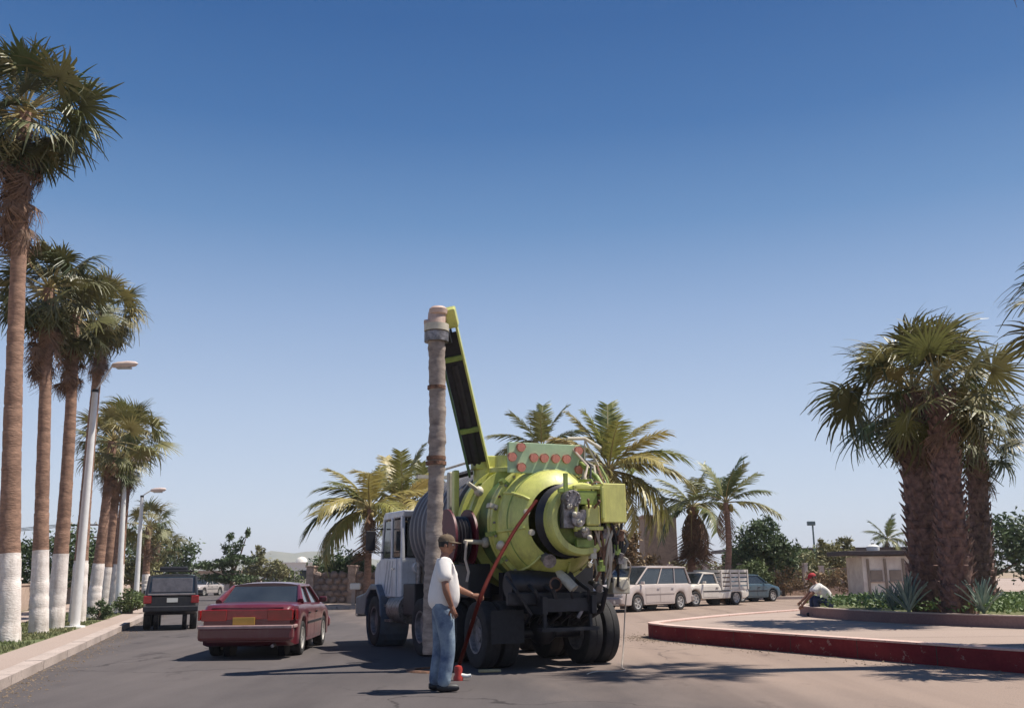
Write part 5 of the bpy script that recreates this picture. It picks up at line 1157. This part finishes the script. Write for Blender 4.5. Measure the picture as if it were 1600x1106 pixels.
    for sx in (-1, 1):
        for k in range(cuts):
            a_ = lo_y + (d1 - lo_y) * k / cuts + 0.012; b_2 = lo_y + (d1 - lo_y) * (k + 1) / cuts - 0.012; wv = hw
            zs = zb + (ztop((a_ + b_2) / 2) - zb) * 0.55
            mb = MB(); vs = []
            for x_, z_ in ((wv * 0.992, zlo), (wv * 1.0, zs), (wv * 0.996, zhi)):
                for y_ in (a_, b_2): vs.append((sx * (x_ + 0.006), y_, z_))
            f1 = [(0, 1, 3, 2), (2, 3, 5, 4)]; mb.add(vs, f1 if sx > 0 else [tuple(reversed(q)) for q in f1])
            dd = mb.build('door', pm, t_)
            so = dd.modifiers.new('thick', 'SOLIDIFY'); so.thickness = 0.012; so.offset = -1 if True else 0
            MB().box((sx * (wv + 0.018), a_ + 0.12, zhi - 0.06), (0.025, 0.16, 0.03)).build('handle', BLACK if detail != 'van' else CHROME, dd, bevel=0.006)
        MB().box((sx * (hw + 0.004), (d0 + d1) / 2, zs - 0.03), (0.022, (d1 - d0) * 1.0, 0.045)).build('side_trim', lowpaint or BLACK, t_, bevel=0.006)
        MB().box((sx * (hw * 0.93 + 0.1), y1 - 0.28, ztop(y1) + 0.06), (0.16, 0.09, 0.11)).build('mirror', pm, t_, bevel=0.02)
    t_['_hl'] = hl; del t_['_hl']
    return t_
MAR = paint('maroon_paint', (0.105, 0.013, 0.022)); MARD = paint('faded_maroon_paint', (0.19, 0.06, 0.075), 0.4)
TAILR = mat('tail_light_red', (0.30, 0.010, 0.012), 0.2, var=0.12, scale=8, coat=0.5); PLATEY = mat('yellow_plate', (0.50, 0.30, 0.05), 0.5, var=0.05); PLATEW = mat('white_plate', (0.7, 0.68, 0.62), 0.5, var=0.05)
BUMPS = mat('pinkish_bumper_strip', (0.36, 0.24, 0.23), 0.35)
# red sedan, wheelbase 2.72
rc = Vector((-5.0, 20.5, 0.004)); HD = R(2.5)
c = car('parked_sedan', 'maroon red saloon car with yellow licence plate, seen from behind left of the truck', 'car', rc, HD, 4.6, 1.74, (-1.30, 1.34), 0.315, 0.21,
        [(-2.3, 0.93), (-2.15, 0.97), (-1.4, 0.985), (0.9, 0.93), (1.3, 0.92), (2.05, 0.80), (2.3, 0.68)], 1.335, (1.05, 0.42, -0.72, -1.28), MAR, lowpaint=BLACK)
c.name = 'red_sedan'
yb_ = -2.3
def cp(nm, mb, m, **k): return mb.build(nm, m, c, **k)
for sx in (-1, 1):
    cp('tail_light', MB().box((sx * 0.60, yb_ + 0.015, 0.78), (0.46, 0.06, 0.20)), TAILR, bevel=0.012)
    cp('tail_light', MB().box((sx * 0.86, yb_ + 0.16, 0.78), (0.05, 0.24, 0.18), Matrix.Rotation(sx * 0.25, 3, 'Z')), TAILR, bevel=0.01)
cp('reflector_panel', MB().box((0, yb_ + 0.02, 0.79), (0.74, 0.05, 0.17)), mat('dark_red_panel', (0.30, 0.02, 0.025), 0.25, coat=0.5), bevel=0.01)
cp('trunk_seam', MB().box((0, yb_ + 0.035, 0.905), (1.30, 0.05, 0.012)), BLACK)
pl = cp('licence_plate', MB().box((-0.05, yb_ - 0.035, 0.675), (0.40, 0.02, 0.13)), PLATEY, bevel=0.004)
cp('bumper', MB().box((0, yb_ - 0.03, 0.46), (1.72, 0.22, 0.26)), MAR, bevel=0.06)
cp('bumper_strip', MB().box((0, yb_ - 0.10, 0.575), (1.70, 0.12, 0.06)).box((-0.85, yb_ + 0.1, 0.575), (0.06, 0.36, 0.06)).box((0.85, yb_ + 0.1, 0.575), (0.06, 0.36, 0.06)), BUMPS, bevel=0.015)
cp('exhaust_pipe', MB().cyl((0.5, yb_ - 0.12, 0.24), (0.5, yb_ + 0.3, 0.26), 0.03, n=10), STEEL)
cp('front_bumper', MB().box((0, 2.38, 0.46), (1.7, 0.2, 0.24)), MAR, bevel=0.06)
cp('rear_seat', MB().box((0, -0.62, 0.86), (1.2, 0.2, 0.35)), BLACK, bevel=0.05)
# black jeep, rear view
jl = gr(272, 30.3, 0.004)
JP = paint('black_jeep_paint', (0.02, 0.02, 0.026), 0.35); TGL = mat('grey_tinted_glass', (0.12, 0.11, 0.12), 0.12, var=0.2)
c = car('black_jeep', 'small black off-roader with roof rack and red tail lights, driving away near the left kerb', 'car', jl, R(18.0), 3.4, 1.50, (-1.05, 1.05), 0.36, 0.42,
        [(-1.75, 0.98), (0.5, 0.98), (0.8, 0.98), (1.6, 0.92), (1.75, 0.86)], 1.56, (0.75, 0.5, -1.62, -1.72), JP, detail='suv', rimm=RIMD, cabside=0.84)
cp('rear_window', MB().box((0, -1.71, 1.26), (1.12, 0.03, 0.40), Matrix.Rotation(-0.14, 3, 'X')), TGL, bevel=0.02)
for sx in (-1, 1): cp('tail_light', MB().box((sx * 0.65, -1.77, 0.86), (0.22, 0.07, 0.22)), TAILR, bevel=0.02)
cp('tailgate_trim', MB().box((0, -1.77, 1.0), (1.3, 0.06, 0.05)), mat('grey_trim', (0.25, 0.22, 0.22), 0.5), bevel=0.01)
cp('bumper', MB().box((0, -1.84, 0.60), (1.5, 0.18, 0.16)), BLACK, bevel=0.03)
cp('licence_plate', MB().box((0.03, -1.80, 0.84), (0.30, 0.02, 0.12)), PLATEW)
cp('roof_rack', MB().tube([(-0.56, -1.3, 1.66), (0.56, -1.3, 1.66), (0.56, 0.4, 1.66), (-0.56, 0.4, 1.66), (-0.56, -1.3, 1.66)], 0.02, 6).box((0, -0.9, 1.66), (1.1, 0.05, 0.03)).box((0, -0.4, 1.66), (1.1, 0.05, 0.03)).box((-0.5, -1.2, 1.61), (0.03, 0.03, 0.1)).box((0.5, -1.2, 1.61), (0.03, 0.03, 0.1)), BLACK)
cp('roof_bag', MB().box((0, -0.6, 1.73), (0.8, 0.9, 0.13)), BLACKG, bevel=0.04)
# beige van
VP = paint('beige_van_paint', (0.50, 0.43, 0.40), 0.35); VG = paint('grey_lower_paint', (0.30, 0.25, 0.23), 0.4)
vf, vr = gnd(1000, 950, 0), gnd(1066, 945.5, 0); vf = Vector((5.15, 38.4, 0)); hv = Vector((-0.70, -0.71, 0)).normalized()
ctr = vf - hv * 1.45 + Vector((hv.y, -hv.x, 0)) * 0.9 * -1
ctr = vf - hv * 1.42 + Vector((0.71, -0.70, 0)) * -0.80 + Vector((-0.45, 0.1, 0))
c = car('beige_minivan', 'beige minivan with dark windows parked behind the right rear of the truck', 'van', (ctr.x, ctr.y, 0.004), math.atan2(-hv.x, hv.y), 4.7, 1.86, (-1.42, 1.42), 0.33, 0.24,
        [(-2.35, 1.05), (1.0, 1.05), (1.5, 1.03), (2.2, 0.86), (2.35, 0.72)], 1.74, (1.42, 0.55, -2.0, -2.25), VP, detail='van', lowpaint=VG)
cp('front_bumper', MB().box((0, 2.36, 0.42), (1.76, 0.2, 0.26)), VG, bevel=0.06); cp('grille', MB().box((0, 2.335, 0.66), (0.95, 0.06, 0.14)), BLACK, bevel=0.01)
for sx in (-1, 1): cp('headlight', MB().box((sx * 0.68, 2.30, 0.68), (0.38, 0.12, 0.15)), CHROME, bevel=0.02); cp('fog_lamp', MB().cyl((sx * 0.6, 2.45, 0.40), (sx * 0.6, 2.47, 0.40), 0.06, n=12), CHROME)
cp('rear_bumper', MB().box((0, -2.36, 0.44), (1.76, 0.2, 0.26)), VG, bevel=0.06)
cp('bumper_strip', MB().box((0, 2.46, 0.30), (1.6, 0.03, 0.03)), CHROME)
# white pickup with cargo box
hp = Vector((-0.80, -0.60, 0)); c0_ = gr(1098, 45.5, 0.004)
WPt = paint('white_pickup_paint', (0.66, 0.61, 0.55), 0.35)
c = car('white_pickup', 'small white pickup with a tall slatted cargo body, parked behind the beige van', 'pickup truck', c0_, math.atan2(-hp.x, hp.y), 4.5, 1.66, (-1.30, 1.42), 0.33, 0.30,
        [(-2.25, 0.72), (-0.35, 0.72), (-0.15, 0.98), (1.0, 0.98), (1.3, 0.96), (2.1, 0.84), (2.25, 0.72)], 1.48, (1.15, 0.72, 0.02, -0.12), WPt, detail='pickup')
for sx in (-1, 1):
    cp('cargo_side', MB().box((sx * 0.79, -1.25, 0.76), (0.04, 1.95, 0.14)), WPt)
    for k in range(4): cp('cargo_slat', MB().box((sx * 0.79, -1.25, 0.95 + 0.19 * k), (0.035, 1.95, 0.13)), WPt)
    for k in range(4): cp('stake', MB().box((sx * 0.825, -2.15 + 0.6 * k, 1.14), (0.035, 0.06, 0.86)), WPt)
    cp('headlight', MB().box((sx * 0.62, 2.21, 0.66), (0.28, 0.1, 0.14)), CHROME)
for k in range(4): cp('cargo_slat', MB().box((0, -0.27, 0.95 + 0.19 * k), (1.5, 0.035, 0.13)), WPt)
for k in range(4): cp('cargo_slat', MB().box((0, -2.23, 0.95 + 0.19 * k), (1.5, 0.035, 0.13)), WPt)
cp('grille', MB().box((0, 2.23, 0.66), (0.9, 0.05, 0.13)), BLACK); cp('front_bumper', MB().box((0, 2.3, 0.44), (1.6, 0.14, 0.16)), BLACK, bevel=0.03)
# blue car right of it
hp = Vector((0.82, 0.57, 0)); c0_ = gr(1163, 50.5, 0.004); BPt = paint('teal_blue_paint', (0.045, 0.085, 0.115), 0.3)
c = car('blue_hatchback', 'dark teal blue hatchback parked right of the white pickup', 'car', c0_, math.atan2(-hp.x, hp.y), 3.7, 1.62, (-1.12, 1.18), 0.29, 0.2,
        [(-1.85, 0.92), (0.6, 0.90), (0.9, 0.90), (1.6, 0.76), (1.85, 0.64)], 1.36, (0.85, 0.3, -1.25, -1.72), BPt, detail='sedan')
cp('rear_bumper', MB().box((0, -1.86, 0.42), (1.54, 0.16, 0.24)), BLACK, bevel=0.05); cp('front_bumper', MB().box((0, 1.86, 0.4), (1.54, 0.16, 0.22)), BLACK, bevel=0.05)
for sx in (-1, 1): cp('tail_light', MB().box((sx * 0.66, -1.85, 0.72), (0.22, 0.06, 0.16)), TAILR)
# small dark car ahead of the jeep
c = car('silver_sedan', 'distant silver car right of the black jeep, half hidden by the red car', 'car', gr(319, 84, 0.004), R(168), 4.3, 1.7, (-1.3, 1.3), 0.31, 0.2,
        [(-2.15, 0.90), (-1.3, 0.94), (0.9, 0.92), (1.2, 0.90), (2.0, 0.78), (2.15, 0.66)], 1.36, (0.9, 0.35, -0.75, -1.3), paint('silver_paint', (0.42, 0.38, 0.37), 0.35))
cp('front_bumper', MB().box((0, 2.16, 0.4), (1.6, 0.14, 0.22)), BLACK, bevel=0.04)
for sx in (-1, 1): cp('headlight', MB().box((sx * 0.62, 2.12, 0.62), (0.28, 0.08, 0.13)), CHROME)
# ================================================================ PEOPLE
def skinned(pts, edges, rad, sub=2, root=0):
    me = bpy.data.meshes.new('tmp'); me.from_pydata([tuple(p) for p in pts], edges, []); o = bpy.data.objects.new('tmp', me); COL.objects.link(o)
    m = o.modifiers.new('s', 'SKIN'); m.use_smooth_shade = True
    for i, r_ in enumerate(rad):
        v = me.skin_vertices[0].data[i]; v.radius = (r_, r_) if isinstance(r_, (int, float)) else r_; v.use_root = (i == root)
    s_ = o.modifiers.new('d', 'SUBSURF'); s_.levels = sub; s_.render_levels = sub
    dg = bpy.context.evaluated_depsgraph_get(); dg.update(); ev = o.evaluated_get(dg); em = ev.to_mesh()
    mb = MB(); mb.add([v.co.copy() for v in em.vertices], [tuple(p.vertices) for p in em.polygons]); ev.to_mesh_clear()
    bpy.data.objects.remove(o); bpy.data.meshes.remove(me); return mb
SKIN = mat('brown_skin', (0.25, 0.115, 0.07), 0.5, var=0.08, scale=20)
HAIR = mat('black_hair', (0.012, 0.010, 0.009), 0.7)
def head_mesh(mb, hc, fwd, s=1.0, pitch=0.0):
    """head with brow, nose, mouth and ears round centre hc looking along fwd"""
    f = Vector(fwd).normalized(); up = Vector((0, 0, 1)); r_ = f.cross(up).normalized(); up = r_.cross(f)
    M = Matrix((f, r_ * -1, up)).transposed()          # x forward, y left, z up
    rows = 14; n = 18; vs = []
    for i in range(rows + 1):
        t = PI * i / rows; z = 0.125 * math.cos(t); wv = math.sin(t)
        for k in range(n):
            a = 2 * PI * k / n; x = 0.098 * wv * math.cos(a); y = 0.074 * wv * math.sin(a); zz = z
            if x > 0:
                if z < -0.02: x *= 1 - 0.10 * (-z / 0.12); y *= 1 - 0.25 * (-z / 0.12)
                if abs(y) < 0.02 and -0.045 < z < 0.02: x += 0.022 * (1 - abs(y) / 0.02) * (1 if z < -0.01 else 0.5)   # nose
                if abs(y) < 0.03 and -0.085 < z < -0.055: x += 0.006                                                 # lips
                if 0.015 < abs(y) < 0.05 and 0.0 < z < 0.03: x -= 0.008                                               # eye sockets
                if z > 0.03 and z < 0.055: x += 0.004
            else:
                if z < -0.03: x *= 1 - 0.35 * (-z / 0.12)
            vs.append(Vector(hc) + M @ Vector((x, y, zz)) * s)
    fs = [(i * n + k, (i + 1) * n + k, (i + 1) * n + (k + 1) % n, i * n + (k + 1) % n) for i in range(rows) for k in range(n)]
    mb.add(vs, fs, 0)
    for sy in (-1, 1):
        mb.ball(Vector(hc) + M @ Vector((-0.005, sy * 0.078, -0.005)) * s, (0.022 * s, 0.014 * s, 0.032 * s), 8)
    return M
def features(parent, hc, M, s=1.0, moust=True):
    hc = Vector(hc)
    for sy in (-1, 1):
        MB().ball(hc + M @ Vector((0.082, sy * 0.030, 0.012)) * s, 0.012 * s, 8).build('eye', mat('eye_white', (0.6, 0.58, 0.55), 0.3), parent, smooth=True)
        MB().ball(hc + M @ Vector((0.092, sy * 0.030, 0.012)) * s, 0.006 * s, 6).build('pupil', HAIR, parent)
        MB().box(hc + M @ Vector((0.090, sy * 0.030, 0.034)) * s, Vector((0.012, 0.034, 0.008)) * s, M).build('eyebrow', HAIR, parent)
    if moust: MB().box(hc + M @ Vector((0.098, 0, -0.052)) * s, Vector((0.014, 0.052, 0.014)) * s, M).build('moustache', HAIR, parent, bevel=0.004)
def cap(parent, hc, M, m, s=1.0, brim=0.085):
    hc = Vector(hc); mb = MB(); n = 20; vs = []
    rows = 7
    for i in range(rows + 1):
        t = (PI / 2) * i / rows
        for k in range(n):
            a = 2 * PI * k / n; vs.append(hc + M @ Vector((0.110 * math.cos(t) * math.cos(a) ** 1 - 0.004, 0.086 * math.cos(t) * math.sin(a), 0.045 + 0.10 * math.sin(t) ** 0.8)) * s)
    mb.add(vs, [(i * n + k, i * n + (k + 1) % n, (i + 1) * n + (k + 1) % n, (i + 1) * n + k) for i in range(rows) for k in range(n)])
    mb.ball(hc + M @ Vector((0, 0, 0.147)) * s, 0.01 * s, 6)
    c_ = mb.build('cap', m, parent, smooth=True)
    vs = []; K = 10
    for k in range(K + 1):
        a = -PI / 2 * 0.85 + PI * 0.85 * k / K
        vs.append(hc + M @ Vector((0.104 * math.cos(a), 0.084 * math.sin(a), 0.052)) * s); vs.append(hc + M @ Vector(((0.104 + brim * math.cos(a) ** 0.5) * max(math.cos(a), 0.001) ** 0.6, 0.082 * math.sin(a), 0.035)) * s)
    b_ = MB().add(vs, [(2 * k, 2 * k + 1, 2 * k + 3, 2 * k + 2) for k in range(K)]).build('cap_brim', m, c_); so = b_.modifiers.new('t', 'SOLIDIFY'); so.thickness = 0.006
    mb = MB(); rows = 6; vs = []          # hair fringe under the cap at the back
    for i in range(rows + 1):
        z = 0.055 - 0.075 * i / rows
        for k in range(13):
            a = R(75) + R(210) * k / 12; q = 1 - 0.10 * (i / rows); vs.append(hc + M @ Vector((0.104 * math.cos(a) * q, 0.081 * math.sin(a) * q, z)) * s)
    mb.add(vs, [(i * 13 + k, i * 13 + k + 1, (i + 1) * 13 + k + 1, (i + 1) * 13 + k) for i in range(rows) for k in range(12)])
    h_ = mb.build('hair', HAIR, parent, smooth=True); so = h_.modifiers.new('t', 'SOLIDIFY'); so.thickness = 0.012; so.offset = 0
def hand(mb, wrist, d, palm, s=1.0, curl=0.5, thumb=1):
    """palm and five fingers; d = direction of the hand, palm = palm normal"""
    d = Vector(d).normalized(); pn = Vector(palm); pn = (pn - d * pn.dot(d)).normalized(); sd_ = d.cross(pn) * thumb; w0 = Vector(wrist)
    mb.tube([w0 - d * 0.02, w0 + d * 0.02, w0 + d * 0.06 + sd_ * 0.002, w0 + d * 0.09], [0.026 * s, 0.032 * s, 0.036 * s, 0.026 * s], 8)
    for i, (off, l) in enumerate(((0.030, 0.068), (0.010, 0.078), (-0.010, 0.073), (-0.029, 0.055))):
        p = w0 + d * 0.085 * s + sd_ * off * s; q = p; c_ = curl * 0.5; pts = [p]
        for sg in (0.45, 0.32, 0.23):
            dd = d * math.cos(c_) + pn * math.sin(c_); q = q + dd * l * sg * s; pts.append(q); c_ += curl
        mb.tube(pts, [0.010 * s, 0.0095 * s, 0.008 * s, 0.006 * s], 6)
    p = w0 + d * 0.03 * s + sd_ * 0.030 * s; mb.tube([p, p + (d * 0.7 + sd_ * 0.7 + pn * 0.4) * 0.038 * s, p + (d * 1.2 + sd_ * 0.75 + pn * 1.1 * curl) * 0.055 * s], [0.013 * s, 0.011 * s, 0.007 * s], 6)
def person(label, loc, rz, J_, shirtm, jeansm, capm, shoem=BLACK, group=None, moust=True, look=None, hem=0.10, skinm=SKIN, handsd=None, thick=1.0):
    """J: joints. body skin mesh is one continuous figure; shirt and jeans are shells of their own"""
    t_ = thing('person', label, 'person', loc, rz, group)
    J = J_
    names = ['pelvis', 'belly', 'chest', 'neck', 'head', 'shR', 'elR', 'wrR', 'shL', 'elL', 'wrL', 'hipR', 'knR', 'anR', 'toR', 'hipL', 'knL', 'anL', 'toL']
    pts = [Vector(J[k]) for k in names]; ix = {k: i for i, k in enumerate(names)}
    E = [('pelvis', 'belly'), ('belly', 'chest'), ('chest', 'neck'), ('neck', 'head'), ('chest', 'shR'), ('shR', 'elR'), ('elR', 'wrR'), ('chest', 'shL'), ('shL', 'elL'), ('elL', 'wrL'), ('pelvis', 'hipR'), ('hipR', 'knR'), ('knR', 'anR'), ('anR', 'toR'), ('pelvis', 'hipL'), ('hipL', 'knL'), ('knL', 'anL'), ('anL', 'toL')]
    rad = {'pelvis': 0.125, 'belly': 0.13, 'chest': 0.15, 'neck': 0.056, 'head': 0.06, 'shR': 0.052, 'elR': 0.048, 'wrR': 0.032, 'shL': 0.052, 'elL': 0.048, 'wrL': 0.032, 'hipR': 0.095, 'knR': 0.06, 'anR': 0.04, 'toR': 0.035, 'hipL': 0.095, 'knL': 0.06, 'anL': 0.04, 'toL': 0.035}
    mb = skinned(pts, [(ix[a], ix[b]) for a, b in E], [rad[k] * (thick if k in ('pelvis', 'belly', 'chest', 'hipR', 'hipL') else 1) for k in names])
    hc = Vector(J['head']) + Vector((0, 0, 0.045)); M = head_mesh(mb, hc, look or (1, 0, 0))
    hd = handsd or {}
    for sfx in 'RL':
        el, wr = Vector(J['el' + sfx]), Vector(J['wr' + sfx]); d = (wr - el).normalized(); dd, pn, cu = hd.get(sfx, (d, (0, 1 if sfx == 'R' else -1, 0), 0.35)); hand(mb, wr, dd, pn, 1.0, cu, -1 if sfx == 'R' else 1)
    mb.build('body', skinm, t_, smooth=True)
    features(t_, hc, M, 1.0, moust); cap(t_, hc, M, capm)
    # shirt
    k2 = ['chest', 'belly', 'hem', 'collar', 'shR', 'slR', 'shL', 'slL']; Q = {k: Vector(J[k]) for k in ('chest', 'belly', 'shR', 'shL')}
    Q['hem'] = Vector(J['pelvis']) + Vector((0, 0, -hem)); Q['collar'] = Vector(J['chest']).lerp(Vector(J['neck']), 0.82)
    Q['slR'] = Vector(J['shR']).lerp(Vector(J['elR']), 0.72); Q['slL'] = Vector(J['shL']).lerp(Vector(J['elL']), 0.72)
    rd = {'chest': 0.205, 'belly': 0.20, 'hem': 0.198, 'collar': 0.085, 'shR': 0.098, 'slR': 0.084, 'shL': 0.098, 'slL': 0.084}
    ii = {k: i for i, k in enumerate(k2)}
    skinned([Q[k] for k in k2], [(ii[a], ii[b]) for a, b in (('chest', 'belly'), ('belly', 'hem'), ('chest', 'collar'), ('chest', 'shR'), ('shR', 'slR'), ('chest', 'shL'), ('shL', 'slL'))], [rd[k] * thick for k in k2]).build('shirt', shirtm, t_, smooth=True)
    k3 = ['pelvis', 'waist', 'hipR', 'knR', 'anR', 'hipL', 'knL', 'anL']; Q = {k: Vector(J[k]) for k in k3 if k != 'waist'}; Q['anR'].z -= 0.055; Q['anL'].z -= 0.055; Q['waist'] = Vector(J['pelvis']).lerp(Vector(J['belly']), 0.6)
    rd = {'pelvis': 0.178, 'waist': 0.17, 'hipR': 0.125, 'knR': 0.092, 'anR': 0.084, 'hipL': 0.125, 'knL': 0.092, 'anL': 0.084}; ii = {k: i for i, k in enumerate(k3)}
    skinned([Q[k] for k in k3], [(ii[a], ii[b]) for a, b in (('pelvis', 'waist'), ('pelvis', 'hipR'), ('hipR', 'knR'), ('knR', 'anR'), ('pelvis', 'hipL'), ('hipL', 'knL'), ('knL', 'anL'))], [rd[k] * (thick * 0.5 + 0.5) for k in k3]).build('jeans', jeansm, t_, smooth=True)
    for sfx in 'RL':
        an, to = Vector(J['an' + sfx]), Vector(J['to' + sfx]); d = (to - an); d.z = 0; d = d.normalized(); z0 = min(an.z, to.z + 0.06) - 0.0
        base = Vector((an.x, an.y, to.z)); 
        MB().tube([base - d * 0.07, base - d * 0.03, base + d * 0.08, base + d * 0.17, base + d * 0.20], [0.03, 0.052, 0.05, 0.042, 0.02], 10).build('shoe', shoem, t_, smooth=True)
    return t_
TSHIRT = mat('white_cotton', (0.76, 0.72, 0.69), 0.9, var=0.06, scale=4, bump=1.0, bscale=5, stretch=(1, 1, 0.45))
JEANS = mat('faded_blue_jeans', (0.30, 0.38, 0.44), 0.85, scale=3.2, bump=0.8, bscale=9, col2=(0.045, 0.075, 0.15))
JEAND = mat('dark_blue_jeans', (0.035, 0.055, 0.12), 0.85, scale=4, bump=0.4, bscale=14, col2=(0.02, 0.03, 0.07))
CAPB = mat('brown_cap', (0.13, 0.09, 0.055), 0.85, var=0.25, scale=14); CAPR = mat('red_cap', (0.38, 0.02, 0.03), 0.8, var=0.1)
J = dict(pelvis=(0.0, 0, 0.99), belly=(0.02, 0, 1.16), chest=(0.0, 0, 1.36), neck=(0.015, 0, 1.555), head=(0.045, 0, 1.66),
         shR=(-0.01, -0.175, 1.48), elR=(0.03, -0.25, 1.21), wrR=(0.11, -0.21, 1.07), shL=(0.03, 0.175, 1.48), elL=(0.20, 0.21, 1.27), wrL=(0.325, 0.10, 1.24),
         hipR=(0.0, -0.095, 0.93), knR=(0.07, -0.10, 0.50), anR=(0.0, -0.11, 0.09), toR=(0.12, -0.12, 0.05), hipL=(-0.01, 0.095, 0.93), knL=(-0.02, 0.11, 0.50), anL=(-0.09, 0.12, 0.09), toL=(0.03, 0.13, 0.05))
J = {k: (v[0], v[1], v[2] * 1.03) for k, v in J.items()}
mp = gr(692, 13.0, 0.006)
J['wrR'] = (0.10, -0.22, 1.00); J['elR'] = (0.02, -0.27, 1.20); J['wrL'] = (0.40, 0.08, 1.13); J['elL'] = (0.20, 0.21, 1.22)
person('man in white t-shirt, jeans and brown cap standing at the truck holding the red hose', mp, R(8), J, TSHIRT, JEANS, CAPB,
       look=(0.98, -0.15, -0.04), handsd={'L': ((0.9, 0.1, -0.1), (0, -0.9, -0.4), 0.9), 'R': ((0.35, 0.1, -0.9), (0.1, 1, 0), 0.5)}, thick=1.14).scale = (1.045, 1.045, 1.045)
# seated man in red cap on the bed kerb, facing left (local +x forward)
J2 = dict(pelvis=(0.0, 0, 0.36), belly=(0.06, 0, 0.52), chest=(0.20, 0, 0.68), neck=(0.30, 0, 0.84), head=(0.36, 0, 0.93),
          shR=(0.24, -0.17, 0.76), elR=(0.46, -0.22, 0.56), wrR=(0.66, -0.20, 0.38), shL=(0.24, 0.17, 0.76), elL=(0.50, 0.24, 0.55), wrL=(0.72, 0.22, 0.30),
          hipR=(0.0, -0.10, 0.34), knR=(0.40, -0.14, 0.50), anR=(0.36, -0.14, 0.09), toR=(0.48, -0.15, 0.05), hipL=(0.0, 0.10, 0.34), knL=(0.38, 0.15, 0.48), anL=(0.28, 0.15, 0.09), toL=(0.40, 0.16, 0.05))
sp_ = gr(1291, 26.2, 0.305)
person('man in red cap and white t-shirt sitting on the raised bed kerb, reaching down', sp_, R(176), J2, TSHIRT, JEAND, CAPR, look=(1, 0.1, -0.35), moust=False, hem=0.0)
# person standing behind the stout palms
J3 = dict(J); J3.update(elR=(0.0, -0.24, 1.22), wrR=(0.03, -0.24, 0.98), elL=(0.0, 0.24, 1.22), wrL=(0.03, 0.24, 0.98), knR=(0.02, -0.1, 0.5), anL=(0.0, 0.11, 0.09), toL=(0.12, 0.12, 0.05))
J3 = {k: (v[0] * 0.93, v[1] * 0.93, v[2] * 0.90) for k, v in J3.items()}
person('person in dark red shirt and blue jeans standing behind the trunks at the right edge', gr(1540, 30.5, 0.52), R(200), J3, mat('dark_red_shirt', (0.20, 0.05, 0.045), 0.85, bump=0.3), mat('mid_blue_jeans', (0.09, 0.14, 0.24), 0.85, bump=0.3), mat('dark_cap', (0.04, 0.03, 0.03), 0.8), moust=False, look=(1, 0, 0))

# ================================================================ THE AIR
hz = MB().box((0, 1500, 49), (7600.0, 7600.0, 102.0)).build('haze', []); hz['kind'] = 'stuff'; hz['label'] = 'thin dry haze in the air'
hm = bpy.data.materials.new('air_haze'); hm.use_nodes = True; hn = hm.node_tree; hn.nodes.remove(hn.nodes['Principled BSDF'])
pv = hn.nodes.new('ShaderNodeVolumePrincipled'); pv.inputs['Color'].default_value = (0.92, 0.93, 1.0, 1); pv.inputs['Density'].default_value = 0.00026
hn.links.new(pv.outputs[0], hn.nodes['Material Output'].inputs['Volume']); hz.data.materials.append(hm)
